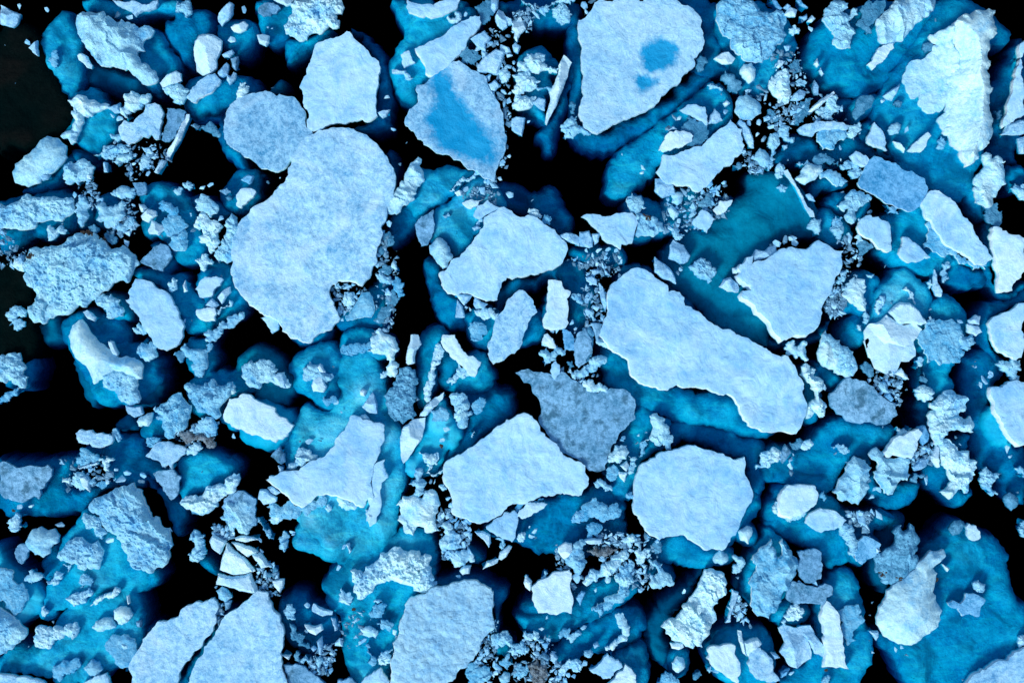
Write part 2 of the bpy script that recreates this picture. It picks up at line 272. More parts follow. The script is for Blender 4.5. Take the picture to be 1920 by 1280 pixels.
def link(name, verts, faces, m, parent=None, smooth=True):
    me = bpy.data.meshes.new(name); me.from_pydata([tuple(v) for v in verts], [], faces); me.materials.append(m)
    me.polygons.foreach_set('use_smooth', [smooth] * len(me.polygons)); me.update()
    o = bpy.data.objects.new(name, me); S.collection.objects.link(o)
    if parent is not None:
        o.parent = parent; o.matrix_parent_inverse.identity(); me.transform(parent_inv(parent))
    return o
def parent_inv(p):
    from mathutils import Matrix
    return Matrix.Translation(-p.location)
def empty(name, loc):
    o = bpy.data.objects.new(name, None); o.location = loc; o.empty_display_size = .3
    S.collection.objects.link(o); return o
DATA = """
T 0 0 4
B 1.0 n|0,35 60,70 150,105 130,170 95,205 0,180|squared ice block at the left frame edge
c 350,75,20 205,320,24 38,340,8 115,625,8 145,50,22
S 1.2 c|470,85 520,170 560,250 590,380 600,480 580,620 540,700 500,745 400,700 300,620 320,570 365,545 300,440 280,330 330,240 400,160|glassy blue tooth of sunken ice
B .5 n|215,360 280,305 285,420|triangular flake
R .25 b|395,380 425,375 440,430 435,480 410,510 385,485 390,430|pale blister
B .7 w|580,415 610,400 655,425 690,490 685,515 650,505 620,470 590,450|white nugget
S 3.2 d|600,380 700,450 850,500 1000,550 1080,620 1220,680 1170,700 1000,720 800,690 680,650 620,560|dim teal ledge
R 2.2 n|575,110 620,85 700,95 770,80 830,130 870,165 905,140 960,160 1000,175 1050,200 1110,190 1150,225 1080,290 1060,340 1080,380 1020,410 1050,470 1110,490 1160,530 1180,600 1150,625 1090,635 1040,600 990,560 960,520 900,510 840,490 780,495 730,470 680,410 650,370 610,310 575,250 565,150|craggy berg with crusted snow
>S 1.8 c|1060,220 1150,225 1210,260 1260,350 1330,450 1335,510 1260,540 1190,560 1200,690 1120,660 1060,560 1020,420
S 1.6 c|640,0 1330,0 1330,60 1250,90 1100,90 980,140 880,130 780,90 680,75 640,40|blue shelf along the top frame edge
F .8 n|840,0 1180,0 1170,50 1100,80 1030,95 1010,120 985,90 930,60 880,40|snow capped floe cut by the top frame edge
c 880,110,30 970,125,30
R .9 n|1320,0 1420,0 1430,50 1440,90 1400,130 1370,90 1320,70|crumbly crust
c 1480,10,50 1600,10,35
S 2.2 c|1245,150 1320,160 1300,80 1400,80 1480,80 1560,90 1600,190 1580,260 1480,290 1450,340 1450,500 1400,470 1350,430 1340,380 1280,350 1240,270|murky teal plateau dotted with dirt
S 1.8 c|1640,180 1740,150 1840,150 1900,190 1905,260 1870,340 1820,400 1740,380 1660,320 1640,260|round teal shelf
B .9 n|1640,100 1680,50 1720,15 1750,30 1745,100 1710,150 1660,195 1635,160|smooth almond shaped chunk
B .9 w|1730,205 1760,180 1830,160 1860,185 1845,225 1800,245 1750,235|egg shaped chunk
c 1830,75,28 1740,300,30
B 1.8 w|1450,370 1460,310 1490,265 1520,255 1600,260 1660,300 1655,370 1620,440 1620,510 1580,545 1510,560 1470,530 1455,450|tall white boulder with ridged face
B .5 n|1665,410 1690,395 1740,375 1755,395 1720,430 1680,430|low chip
B .5 g|1730,440 1785,425 1785,480 1770,530 1740,500|glassy flake
B .7 n|1630,550 1670,500 1700,470 1715,490 1700,560 1670,580 1640,570|jagged tooth
B .8 n|1700,550 1730,575 1750,540 1770,550 1765,590 1720,635 1700,600|hooked piece
S 2.0 c|1420,600 1520,570 1650,590 1760,560 1900,620 1920,700 1850,760 1760,820 1680,790 1620,850 1560,830 1500,870 1400,820 1390,740|wide teal base
F .9 n|1395,730 1440,660 1500,600 1560,560 1610,550 1650,595 1610,660 1570,700 1500,730 1465,770 1425,755|leaf shaped snow slab
R .9 w|1770,700 1800,620 1840,615 1870,650 1850,700 1820,755 1785,755|knobbly white bit
B 1.1 w|1195,620 1250,560 1320,530 1355,550 1360,605 1300,630 1220,660|broken block half
R .9 n|1215,655 1290,630 1360,635 1420,680 1400,730 1370,780 1320,775 1300,740 1240,700|crumbled block half
S 1.3 c|520,700 600,700 740,690 740,740 850,830 880,980 780,1060 740,1150 660,1120 600,1080 520,1020 440,1010 520,880 560,830|sky blue base of the horned berg
R 1.6 w|500,750 560,720 640,720 720,760 830,830 760,820 690,850 650,880 620,870 620,900 600,960 580,1010 570,1070 520,1060 450,1020 480,990 530,970 550,920 530,850 545,800|horned berg with a curling rim
B .6 n|800,805 900,770 900,845 860,850 830,825|pointed wing
c 895,890,28 845,870,20
R 1.3 w|900,800 930,740 930,700 1000,685 1100,700 1130,720 1120,760 1060,800 1000,840 960,895 930,870 900,830|folded crusty block
F .7 n|890,950 930,900 1000,920 1030,880 1090,790 1130,780 1190,785 1225,850 1215,910 1195,970 1190,1040 1160,1045 1130,1000 1060,1020 1000,1070 960,1085 910,1050 895,1000|grey heart shaped floe
F .5 g|1250,810 1330,815 1390,840 1380,880 1350,940 1300,1030 1260,1060 1210,1050 1230,960 1255,900|streaked wet slab
L .9 w|1395,855 1415,855 1415,895 1370,1000 1320,1090 1255,1200 1235,1195 1240,1160 1300,1060 1350,950|thin curved ice pillar
L .8 w|1155,1290 1210,1195 1245,1205 1220,1250 1180,1300|stub of broken pillar
B .8 g|1430,940 1460,925 1500,945 1480,970|wet chip
R .5 g|1500,965 1570,910 1610,940 1655,1000 1640,1030 1600,1020 1560,990|grey wet crumb
R 1.2 n|90,1290 110,1230 180,1170 260,1110 300,1050 350,1020 430,1035 490,1090 500,1180 460,1230 380,1300 300,1370 200,1400 110,1370|snowy egg of ice with a nub
>S 2.4 c|360,1300 500,1150 520,1210 470,1300 400,1400 250,1430 150,1420
R .6 n|705,1165 770,1140 840,1090 900,1080 980,1110 950,1150 870,1180 780,1190|frilly crest
R .6 n|820,1010 900,1010 910,1040 880,1070 840,1040|curled crumb
R .7 n|850,1210 920,1160 990,1140 990,1170 930,1220 870,1230|feathery shard
R .8 w|1040,1230 1080,1165 1120,1175 1110,1240 1060,1280|little toothed block
R 1.0 n|480,1290 530,1210 600,1195 690,1240 690,1300 650,1350 590,1390 500,1380 470,1340|spiky crumpled lump
B .6 n|775,1215 805,1220 805,1290 780,1290|small brick
c 1010,1165,22 1150,1115,22 1170,1170,25 970,1260,25 1220,1010,20 1310,1010,24 1000,1230,18 1110,1300,25 860,1060,18
S 2.6 c|520,1110 700,1140 700,1210 620,1220 540,1190|teal ledge below the horned berg
T 480 0 4
S 1.8 c|10,0 280,0 300,100 240,260 180,280 120,310 60,240 30,190 20,110|teal shelf below the top frame edge
S 2.2 c|240,290 330,300 520,210 560,240 440,330 340,400 240,460 230,380|dim wedge under the coral berg
F .5 g|15,60 60,20 130,20 180,60 140,100 50,120|grey wet cap
B .8 w|130,0 280,0 260,30 230,45 180,25|shelf tip at the top edge
B .9 w|5,262 50,255 100,270 95,320 75,345 25,325|rounded white cube
R 1.8 w|290,0 640,0 660,50 640,100 590,110 625,150 620,200 570,210 540,190 500,240 440,240 390,260 380,300 320,305 280,270 220,250 205,190 240,130 270,60|coral textured white berg
c 120,215,10 90,205,12 120,660,16 980,730,24
F .8 s|450,330 520,300 600,280 680,235 720,260 770,320 840,380 920,460 930,520 915,600 900,700 910,870 855,908 770,900 700,910 670,928 600,920 520,945 430,985 385,968 380,900 380,820 350,770 355,720 325,655 350,600 380,560 395,480 420,420 440,340|pentagonal snow floe
>S 2.3 c|700,230 820,270 920,360 970,480 1000,620 1000,800 1000,930 850,970 700,940 850,900 900,700 920,520 850,400
B .5 n|910,845 960,825 1005,825 980,870 950,888|tiny fan shaped flake
F .7 m|-240,900 -200,800 -120,720 0,700 30,690 110,690 200,715 290,730 330,790 370,850 380,960 430,1010 400,1060 340,1110 290,1170 240,1230 180,1280 100,1275 20,1250 -60,1180 -160,1120 -240,1040|mottled grey round floe
>S 2.6 c|-260,880 -160,740 -80,640 0,620 -60,820 -160,1050 -60,1250 60,1280 -20,1310 -140,1230 -240,1130 -290,1010
S 3 d|100,690 150,640 190,600 220,650 200,700 140,720|faint green shard under water
S 1.2 c|1010,0 1130,0 1160,110 1300,150 1420,110 1540,60 1620,70 1660,140 1600,300 1450,480 1310,600 1200,620 1220,740 1140,745 1060,680 1040,600 1010,540 1005,450 1050,400 1080,320 1130,250 1080,150|sweeping bright blue base under plates
F .8 n|1130,0 1530,0 1510,60 1440,95 1370,120 1310,135 1220,120 1150,95|tabular floe cut by the top frame edge
>S 1.0 c|1100,0 1560,0 1530,80 1400,140 1300,160 1130,120
R .8 w|1435,120 1500,85 1540,110 1540,140 1480,175 1440,150|frothy white chunk
F 1.2 n|1190,365 1260,340 1350,290 1440,230 1540,160 1680,125 1690,170 1650,240 1580,310 1540,380 1480,450 1400,520 1320,570 1275,550 1245,450|long wedge shaped slab
F .6 n|1085,410 1145,380 1165,430 1195,470 1110,508|small square plate
L .6 n|1020,522 1050,520 1125,528 1120,555 1050,552 1020,548|short round rod
R .5 w|1115,570 1150,560 1175,585 1150,600|loose frill
R .5 g|1640,50 1700,10 1760,0 1780,50 1760,110 1720,180 1700,180 1680,110|glassy rough patch
B .8 n|1765,0 1820,0 1815,60 1790,95 1760,60|upright white peg
B .7 n|1800,110 1820,72 1855,90 1890,140 1885,200 1850,225 1810,190 1795,140|teardrop slab
B .5 n|1865,120 1920,145 1925,180 1890,190|sharp little triangle
B .6 n|1608,292 1680,250 1715,228 1740,265 1765,285 1725,330 1720,385 1660,350|diamond plate
R .4 g|1530,420 1590,350 1660,370 1690,430 1640,490 1570,470|wet speckled flake
B .8 n|1660,490 1720,420 1800,370 1870,385 1850,460 1815,560 1740,540 1660,540|fan shaped plate
R .9 w|1810,555 1860,510 1890,485 1910,560 1880,615 1840,620|white horn
B .6 n|1735,630 1790,600 1830,645 1790,685 1760,685|rounded tile
F .5 b|1205,640 1260,635 1310,585 1340,560 1420,500 1480,460 1560,480 1640,530 1700,560 1730,590 1740,640 1800,740 1840,830 1860,920 1880,1020 1870,1100 1850,1180 1810,1260 1790,1360 1720,1340 1660,1280 1590,1270 1530,1200 1450,1160 1350,1145 1280,1090 1210,1040 1180,980 1120,940 1115,900 1150,820 1215,770 1215,700|melting floe with a blue meltwater channel
M b|1355,590 1400,600 1450,740 1520,840 1620,950 1680,1050 1740,1100 1700,1180 1620,1160 1540,1120 1440,1080 1380,1000 1340,900 1390,830 1400,760 1370,680
c 1770,230,22 1770,270,14 1750,335,24 1805,325,20 1890,270,22 1870,370,34 1900,420,25 1830,740,22 1775,715,26 1860,690,24 1895,760,25 1860,780,22 1900,850,18 1910,930,24 1570,110,24 1130,1070,10 1030,970,18 1080,1230,14 1900,1170,18 1860,1210,18 1880,1255,18
S 1.6 c|1520,40 1600,60 1650,110 1600,150 1540,120|small teal patch
T 960 0 4
S 2.6 c|-80,0 480,0 480,130 400,180 300,190 200,180 100,150 -80,60|dusky base at the top edge
R .9 n|70,0 475,0 440,30 380,20 300,15 250,40 210,70 170,60 130,30|ragged white rim at the top edge
R .9 n|305,120 300,70 350,30 410,45 450,110 430,170 380,185 330,160|dusty round lump
B .6 w|0,160 65,128 105,215 60,260 38,318 15,280 20,240 0,220|curved arrowhead piece
B .5 n|5,340 25,320 65,350 45,400 15,385|small diamond
R 1.6 w|40,470 110,400 180,395 250,410 230,470 310,510 350,510 340,545 200,550 110,540 40,530|ribbed white ledge
>S 1.2 c|120,390 220,350 300,430 350,500 260,560 300,640 200,780 280,900 180,850 60,800 50,560 60,440
R 1.5 w|0,560 50,545 160,575 215,610 180,660 110,680 60,710 180,720 170,770 100,820 30,820 0,790|striped white bulge
R .8 n|170,655 260,650 310,640 290,700 200,680|white ridge link
B .6 n|150,770 200,730 250,745 245,830 180,790|leaf shaped flake
B .7 n|0,890 30,875 100,885 90,960 75,1020 0,975|five sided plate
L 1.5 w|390,408 450,465 420,560 390,640 350,740 310,830 260,935 250,920 265,830 290,740 280,690 310,640 345,560 350,490|knife edged upright slab
>S 2.8 c|450,480 470,520 450,640 400,800 340,950 310,1110 260,1110 245,1020 190,1000 250,930 320,840 400,640
R 1.0 n|370,980 400,910 440,880 490,870 495,940 540,950 600,990 590,1010 530,1000 490,1000 460,1040 400,1045|frothy lump at the floe tip
R .6 g|430,800 450,760 480,790 470,860 440,840|dirty crumb
F 1.0 n|620,20 680,0 1240,0 1320,40 1390,100 1425,160 1435,250 1445,310 1430,370 1385,430 1360,440 1370,500 1320,540 1270,580 1260,620 1180,670 1120,720 1070,795 980,840 900,870 820,905 740,945 640,1002 540,960 520,900 500,860 515,780 525,650 540,560 520,480 530,360 500,280 500,150 560,120 600,70|great white floe with a round melt pool
M b|975,370 1030,320 1120,300 1200,330 1225,390 1190,470 1110,510 1040,545 1000,500 970,440
M b|940,580 1000,570 1070,615 1030,660 970,670
>S 2.7 c|460,180 520,120 560,600 640,980 800,900 1080,780 1280,580 1480,540 1460,620 1380,700 1260,790 1100,920 980,1030 850,1060 700,1100 560,1080 470,1000 460,850 480,600 430,380
>S 2.2 c|1240,0 1540,0 1550,200 1590,350 1560,450 1640,500 1640,540 1480,550 1380,520 1440,380 1430,200
R .4 g|1380,500 1410,420 1450,430 1440,500 1400,540|foamy wet bit
B .7 w|1515,440 1570,400 1625,388 1675,440 1650,475 1580,480|flat arrow shaped chip
R 1.1 b|1540,80 1570,0 1760,0 1840,40 1930,100 2010,80 2060,130 2060,260 1990,330 1920,440 1830,470 1740,450 1680,400 1640,320 1570,240 1530,150|crazed blue berg with a cellular crust
>S 1.3 c|1530,60 1760,-10 1960,90 2060,140 2110,230 2110,440 1990,480 2020,560 1930,640 1850,720 1740,660 1650,560 1600,360 1550,240
R 1.0 w|1710,530 1740,480 1800,470 1830,520 1820,590 1780,625 1730,580|curled white snail
R .5 g|1565,600 1600,530 1650,560 1720,610 1730,660 1690,700 1640,690 1620,640|grey wet flake cluster
S 1.5 c|1290,780 1400,700 1480,620 1560,640 1620,720 1640,800 1640,900 1520,980 1400,1100 1250,1150 1120,1200 1080,1300 950,1400 720,1480 760,1200 830,1120 940,1050 1050,980 1180,880|turquoise shelf strewn with broken plates
F .7 n|1260,825 1320,785 1380,782 1450,805 1465,880 1465,940 1380,885 1310,850|trapezoid plate
B .7 n|1470,930 1490,860 1520,815 1560,855 1580,905 1530,925|wedge plate
R .4 g|1265,975 1310,885 1350,890 1380,910 1440,920 1480,990 1470,1050 1380,1090 1300,1000|pale blue wet crust
F .9 w|1102,1125 1150,1020 1230,975 1300,985 1362,1020 1350,1060 1280,1100 1190,1128|bright kite shaped plate
B .5 n|1170,980 1210,945 1240,970|tiny roof shaped chip
F .9 n|1085,1290 1120,1220 1130,1160 1220,1165 1330,1120 1450,1070 1500,1020 1560,965 1640,898 1680,940 1725,970 1745,1090 1720,1150 1640,1240 1560,1290 1500,1350 1420,1430 1350,1410 1260,1390 1170,1380|smooth boot shaped floe
B .6 n|1075,1340 1160,1330 1210,1390 1220,1450 1130,1485 1070,1430|broken corner of the boot floe
B .7 w|1585,775 1610,750 1635,775 1600,800|small white nugget
R .5 n|1465,640 1490,625 1540,640 1580,680 1540,660 1480,665|curved pale rim
R .8 n|1675,840 1710,720 1760,710 1830,750 1870,850 1800,900 1730,900|snowy pillow
L .7 n|1690,930 1710,895 1750,920 1790,990 1815,1060 1815,1110 1780,1100 1740,1030 1720,960|curved finger
R .8 n|1830,1150 1860,1110 1920,1150 1920,1250 1860,1240 1810,1190|frothy knob
R .8 g|1660,1240 1700,1215 1740,1240 1700,1275|dirty wet crumb
c 1220,880,24 1250,890,22 1170,960,20 1140,1130,22 825,1158,14 985,1260,20 1600,840,22 1775,680,24 1855,740,28 1900,730,24 1855,915,26 1890,1040,24 1840,1010,20 240,90,34 540,40,32 560,90,24 15,470,20 15,520,20 1570,705,14 125,910,18 35,10,24 600,15,24 1780,920,26 1900,680,24
T 1440 0 4
S 2.0 c|350,240 420,190 480,100 1260,0 1250,60 1180,200 1120,330 980,480 900,600 800,680 700,705 560,700 450,650 380,600 260,490 290,400|large teal berg base under the top floes
S 1.9 c|0,280 130,290 190,370 180,440 90,470 0,480|teal slope between chunks
R .5 n|0,105 40,120 60,170 40,250 0,250|edge crust of the crazed berg
F .4 b|20,-20 60,0 110,60 90,70|sunken sliver
B .7 w|120,115 165,50 218,75 205,125|white cube chip
B .5 n|115,60 145,30 170,45 150,75|little grey cube
B .5 b|215,0 245,0 300,60 240,40|blue sliver
B .5 n|238,125 290,105 295,140 270,155|pebble like chip
B .7 w|295,160 330,115 355,140 330,165|small white wedge
R .8 w|160,215 190,190 235,210 235,250 190,265 165,245|white popcorn piece
R 1.0 n|410,150 430,90 500,0 570,10 600,60 560,90 610,120 640,60 670,70 640,130 600,160 640,210 660,250 620,300 620,360 560,365 490,330 500,260 460,210|lacy crust with pits
R .4 g|700,90 760,0 880,0 880,60 840,130 800,160 780,250 740,260 700,200 660,180|dirty half sunk crust
R 1.8 w|815,180 850,120 920,60 970,0 1260,0 1250,60 1210,120 1160,150 1100,190 1060,240 960,310 860,325 835,300 830,240|big creased white berg at the top edge
F .9 w|750,480 790,430 830,360 900,330 940,325 945,360 900,410 860,465 790,520|bent ribbon plate
B .6 w|345,480 370,440 385,490 370,505|small bright shard
B .5 w|385,530 395,510 420,555 405,570|tiny bright shard
S 1.5 c|890,640 1000,480 1100,330 1200,200 1280,0 1480,0 1620,80 1750,180 1830,250 1810,320 1740,350 1660,320 1640,600 1640,1080 1560,1280 1470,1480 1380,1500 1260,1420 1100,1330 960,1180 830,900 820,820|wide turquoise root of the spine berg
R 3.4 w|1400,165 1440,150 1500,130 1540,90 1640,75 1690,90 1700,230 1640,330 1620,540 1670,670 1670,900 1650,1050 1560,1130 1560,1200 1490,1250 1450,1170 1420,1110 1380,1060 1320,990 1300,870 1340,820 1330,720 1350,580 1440,510 1420,400 1380,230|towering white spine berg
R .9 w|1215,260 1300,230 1390,200 1430,400 1440,510 1350,580 1350,760 1290,840 1200,850 1130,760 1160,700 1080,740 1040,670 1010,610 1040,530 1060,470 1150,450 1210,400 1270,340 1210,290|pale crusted apron of the spine berg
B .6 n|865,720 930,670 990,630 970,690 930,755 880,740|sharp grey chip
R .4 g|1160,370 1200,320 1240,310 1240,370 1180,395|foam crumb
R .7 g|940,780 980,750 1010,770 1000,800 960,800|glossy wet chunk
R .9 n|900,980 930,930 970,915 1000,940 980,1000 920,1010|white knob
B .7 w|940,1060 990,1070 1030,1120 1020,1145 960,1100|white tongue
F .8 w|1055,1130 1090,1080 1150,1030 1200,990 1225,1020 1190,1090 1150,1140|arrowhead plate
R .3 b|1270,1060 1300,1020 1330,1060 1310,1120 1280,1120|drowned blue lozenge
F .9 n|745,1035 780,970 800,915 850,970 880,1050 895,1130 850,1110 790,1090 750,1070|sail shaped plate
>S 2.4 c|700,1000 750,920 800,910 780,1000 760,1080 860,1130 930,1150 920,1180 800,1140 700,1060
R .9 n|590,990 640,940 690,915 695,980 660,1020 600,1015|folded white wedge
F 1.1 n|228,965 300,930 430,915 560,918 612,945 590,975 480,970 370,985 340,1020 290,1010 250,1000|long white blade slab
R .9 b|370,1000 470,975 590,980 570,1050 500,1110 415,1120 390,1070|fluted ice wall below the blade
>S 2.4 c|200,1000 350,1020 400,1130 600,1000 700,1070 800,1140 800,1200 700,1180 550,1230 400,1240 100,1220 80,1150 150,1100
R .5 g|205,860 230,790 300,740 340,740 310,800 280,870 230,940 205,930|pale translucent flake
L .8 w|300,840 370,770 440,720 495,683 505,700 450,750 390,800 330,840|white ridge like a quill
R .7 n|360,830 440,780 510,710 510,780 540,820 490,890 450,900 410,890 380,860|scalloped fan below the quill
>S 2.4 c|510,740 600,730 650,760 600,840 520,850 490,830
R .3 g|635,840 660,770 720,715 770,710 800,740 780,800 730,830 690,870 660,900 640,880|smooth grey green boulder at water level
>S 1.6 c|620,850 650,770 720,705 820,710 830,770 760,840 700,870 680,930 640,910
R 1.2 w|5,640 30,570 90,530 150,520 178,560 160,630 175,690 160,760 120,780 80,770 70,730 30,690|two lobed white lump
B .8 w|65,500 80,450 130,460 110,490 80,510|pointed white chip
R .5 n|45,320 70,270 120,290 90,330|pale petal under water
R .5 g|150,490 200,440 240,480 250,540 200,550|wet crumb cluster
R .7 n|210,610 250,590 295,615 280,650 240,640|white crumb
B .7 n|170,750 200,700 240,670 285,690 270,735 210,755|soft edged block
B .6 g|330,660 350,600 380,650 380,710 350,710|bluish wedge
R .7 n|80,960 130,940 165,950 160,1000 200,1030 190,1070 140,1060 110,1030 70,1000|white antler piece
R .7 n|0,1200 30,1120 40,1000 90,1010 90,1070 60,1140 40,1220 10,1280 0,1280|ragged wet strip
B .5 n|110,1090 145,1085 145,1110 125,1125|small nub
R .4 g|0,820 50,850 90,885 60,910 10,920|dark crumbled shard
F .8 n|618,1170 660,1132 762,1200 715,1250|oblong plate
R .5 n|540,1245 590,1205 680,1225 700,1270 570,1275|crusty tongue
R .5 n|220,1225 300,1200 320,1235 240,1248|frosted strip
R .5 g|340,1210 380,1160 440,1150 530,1210 530,1245 350,1245|bubbly wet crust
F 1.2 n|1890,330 1930,300 1930,860 1880,880 1770,950 1800,830 1840,680 1860,540|tall tapered floe at the right frame edge
B .9 n|1750,1010 1800,930 1890,900 1930,900 1930,1000 1840,1012|wedge at the right frame edge
>S 2.8 c|1640,700 1720,600 1860,330 1930,300 1930,1210 1700,1210 1640,1130 1690,1050 1670,800
B .8 n|1875,1040 1930,1020 1930,1150 1890,1150|chunk on the right frame edge
R .5 g|1705,830 1750,830 1760,865 1720,895|foamy crumb
R 1.3 w|1600,1290 1610,1160 1640,1140 1680,1160 1680,1190 1740,1175 1785,1210 1780,1300 1790,1380 1740,1420 1690,1480 1660,1560 1620,1540 1560,1520 1570,1400|ribbed white tower block
c 100,400,24 255,160,14 320,215,24 215,575,20 185,630,24 1255,150,16 70,930,18 20,950,24 640,1045,12 1040,975,22 545,1110,20 545,1195,16 150,1200,12 1505,310,14 1180,380,16 860,760,20 690,1000,12
T 0 320 4
B .5 n|295,35 330,20 375,35 355,65 320,75|small plate on the snowy egg
B .5 w|645,40 665,25 692,40 685,65 655,62|tiny snow cube
R 1.0 n|-20,265 60,260 140,225 270,200 400,190 500,200 550,220 555,270 510,340 460,380 430,375 390,365 340,375 270,390 210,440 120,435 60,430 0,450 -20,450|long bank of packed snow at the left frame edge
>S 2.4 c|-20,240 100,210 300,170 440,160 560,200 560,400 480,480 360,530 200,460 260,430 220,520 100,580 0,610
S 2.6 c|0,440 120,430 220,440 260,460 180,520 80,570 0,600|green shelf at the left frame edge
R .9 n|590,205 610,190 640,215 660,250 650,290 625,400 610,425 585,395 575,330|upright white wedge
>S 2.2 c|640,220 700,300 700,400 600,430 575,400 650,300
R .5 w|355,455 400,425 470,415 500,450 430,490 360,525|foamy white patch
R .8 n|825,170 880,130 950,115 1000,130 1015,180 990,210 940,215 890,200|paired grey lump
F .5 g|990,90 1080,85 1095,130 1090,180 1030,185 1010,130|grey wet square
R .9 n|710,260 760,235 800,270 850,270 910,225 930,270 940,340 890,380 840,420 800,430 780,380 720,370 740,300|branching coral lump
>S 2.0 c|750,190 850,185 900,230 940,350 880,420 780,430 700,370 700,260
R .7 n|870,425 930,390 960,350 1000,345 1000,400 960,440 920,455|knobbly crumb
B .7 w|1040,250 1080,255 1100,280 1080,305 1060,310|pointed nib
B .9 w|1055,340 1105,285 1170,305 1175,335 1110,390 1070,370|rounded bread shaped cube
B .9 w|1110,450 1140,370 1245,425 1190,485 1120,475|tilted white cube
S 1.4 c|1040,200 1120,110 1220,100 1340,150 1440,300 1460,400 1540,500 1530,600 1460,670 1360,690 1290,620 1230,500 1100,500 1060,400 1100,300|sky blue mound under the small cubes
R .4 b|1180,240 1250,235 1330,270 1340,320 1280,340 1200,290|foamy blue disc
R .8 b|1230,350 1350,340 1400,400 1400,480 1380,600 1340,600 1260,555 1250,490 1220,440|crusted blue snout
F .5 g|1045,685 1110,620 1200,545 1260,570 1285,640 1250,700 1220,755 1160,740 1100,710|square of speckled slush
>S 2.2 c|1120,560 1200,540 1290,580 1300,700 1240,780 1160,760 1150,600
R .5 w|1255,850 1300,800 1330,820 1325,890 1290,910 1265,890|white crumb beside the cigar flake
B .5 w|1370,860 1390,820 1405,900 1380,912|thin white splinter
R 1.0 n|1460,230 1510,170 1560,190 1600,230 1635,270 1620,320 1580,350 1530,310 1480,300|crown shaped crust
>S 2.2 c|1420,210 1500,180 1640,250 1740,330 1650,350 1560,360 1440,310
R .7 n|1370,90 1420,85 1450,100 1420,150 1385,130|small snow cap
R .6 n|1295,150 1340,120 1360,125 1345,180 1310,170|foam crumb above the sky blue mound
R 1.2 w|1465,380 1490,340 1530,310 1560,350 1640,390 1660,430 1640,520 1610,600 1575,620 1545,560 1520,480 1470,430|pear of white ice
B .5 b|1805,70 1860,30 1905,40 1890,85 1870,105|flat tile
F .9 w|1770,200 1800,140 1900,140 1918,160 1850,240 1800,280 1770,260|tooth shaped bright plate
S 2.0 c|1640,160 1720,70 1780,0 1920,0 1920,200 1850,300 1800,310 1700,280|teal patch behind the tooth plate
R .8 n|1690,380 1735,320 1760,340 1780,400 1770,500 1730,680 1700,695 1640,690 1605,640 1660,560 1690,480|rough grey vertical strip
F .4 g|1640,150 1700,130 1730,160 1690,180|wet grey tile
R .4 g|1690,200 1720,180 1740,210 1710,225|foamy button
R .8 w|1460,670 1510,640 1560,630 1595,680 1560,700 1545,740 1500,720|bright crumbly cluster
R 2.2 n|190,650 260,570 380,560 480,540 540,490 580,465 640,465 740,500 800,560 860,580 960,600 1010,640 1035,700 990,750 960,830 900,820 840,840 770,900 700,960 600,1010 540,1050 470,1080 400,1090 340,1140 250,1140 215,1080 205,1020 260,910 240,880 200,860 170,790 190,720|great wrinkled berg with brown dirt along its rim
D .2 x|190,650 230,600 260,640 220,660|brown dirt
D .2 x|560,465 620,440 700,450 790,500 780,530 700,490|brown dirt
>S 3.0 d|250,1150 420,1060 460,1180 480,1280 200,1280 190,1200
R .8 w|65,690 130,665 185,700 180,750 140,750 90,720|small white beak
B .7 g|130,650 180,630 190,700 150,680|grey corner behind the beak
R .8 n|40,1090 70,1030 110,1010 180,1040 190,1070 160,1100 100,1110 60,1120|hamburger shaped lump top
R .6 n|65,1160 90,1110 150,1110 185,1140 185,1165|hamburger shaped lump base
R .5 g|660,420 700,400 740,430 720,470 680,460|small frosted nub
R .5 g|780,475 830,470 880,510 860,550 820,540|speckled grey patch
c 950,545,30 1215,488,12 1000,265,22 990,70,16 1080,250,14 1450,455,26 1520,125,22 1580,105,24 1655,365,28 1600,390,16 1660,790,14 1440,1125,12 1390,1125,24 830,1275,14 560,180,22 590,130,14 1710,205,16 470,400,16 1430,325,16 1010,720,10
F 1.0 n|940,970 970,960 960,915 990,870 1015,810 1070,815 1140,840 1210,890 1280,950 1320,1020 1345,1110 1380,1170 1370,1240 1340,1300 1280,1330 1200,1335 1150,1300 1110,1220 1060,1140 1020,1070 970,1020|smooth kidney shaped floe
>S 1.8 c|1010,800 1040,740 1180,760 1280,800 1380,780 1420,900 1500,960 1560,1000 1640,1130 1540,1180 1440,1200 1380,1180 1300,1000 1200,860
R .7 n|715,980 760,930 830,925 900,970 930,1050 880,1090 840,1110 800,1080 780,1020 730,1010|white edged blue dimpled block
>S 1.8 b|720,960 800,920 900,950 970,1060 960,1110 860,1110 780,1050
B .5 w|620,1060 650,1045 720,1100 710,1130 660,1110|little striped bar
S 2.4 c|460,1150 560,1070 700,1030 760,1090 900,1110 960,1200 960,1300 780,1330 500,1320|deep teal bed under the lamp shaped berg
R .7 n|990,1180 1040,1140 1090,1180 1095,1215 1050,1225 1010,1210|frosted blob
F .9 n|1465,890 1520,810 1600,795 1670,815 1650,860 1600,900 1560,945 1500,950|frosted kite plate
B .7 n|1630,950 1680,890 1725,870 1730,910 1700,940 1665,1000|slim axe head
B .6 n|1540,1010 1590,955 1640,1010 1600,1035|grey diamond flake
R .6 w|1620,1070 1650,1030 1720,970 1745,985 1690,1030 1640,1080|ragged white streak
F .9 w|1475,1040 1545,1030 1610,1030 1620,1070 1610,1128 1500,1115 1470,1080|toothed white plate
R 1.0 n|1545,1280 1560,1190 1640,1160 1740,1090 1825,1060 1830,1090 1740,1180 1640,1250 1580,1280|frosted log
>S 2.4 c|1470,700 1720,700 1730,860 1860,960 1800,1060 1640,1150 1540,1280 1530,1190 1640,1100 1720,960 1560,800
S 1.7 c|1490,760 1600,730 1720,700 1740,850 1840,950 1800,1040 1650,1120 1560,1050 1480,900|cyan bed under the plate fragments
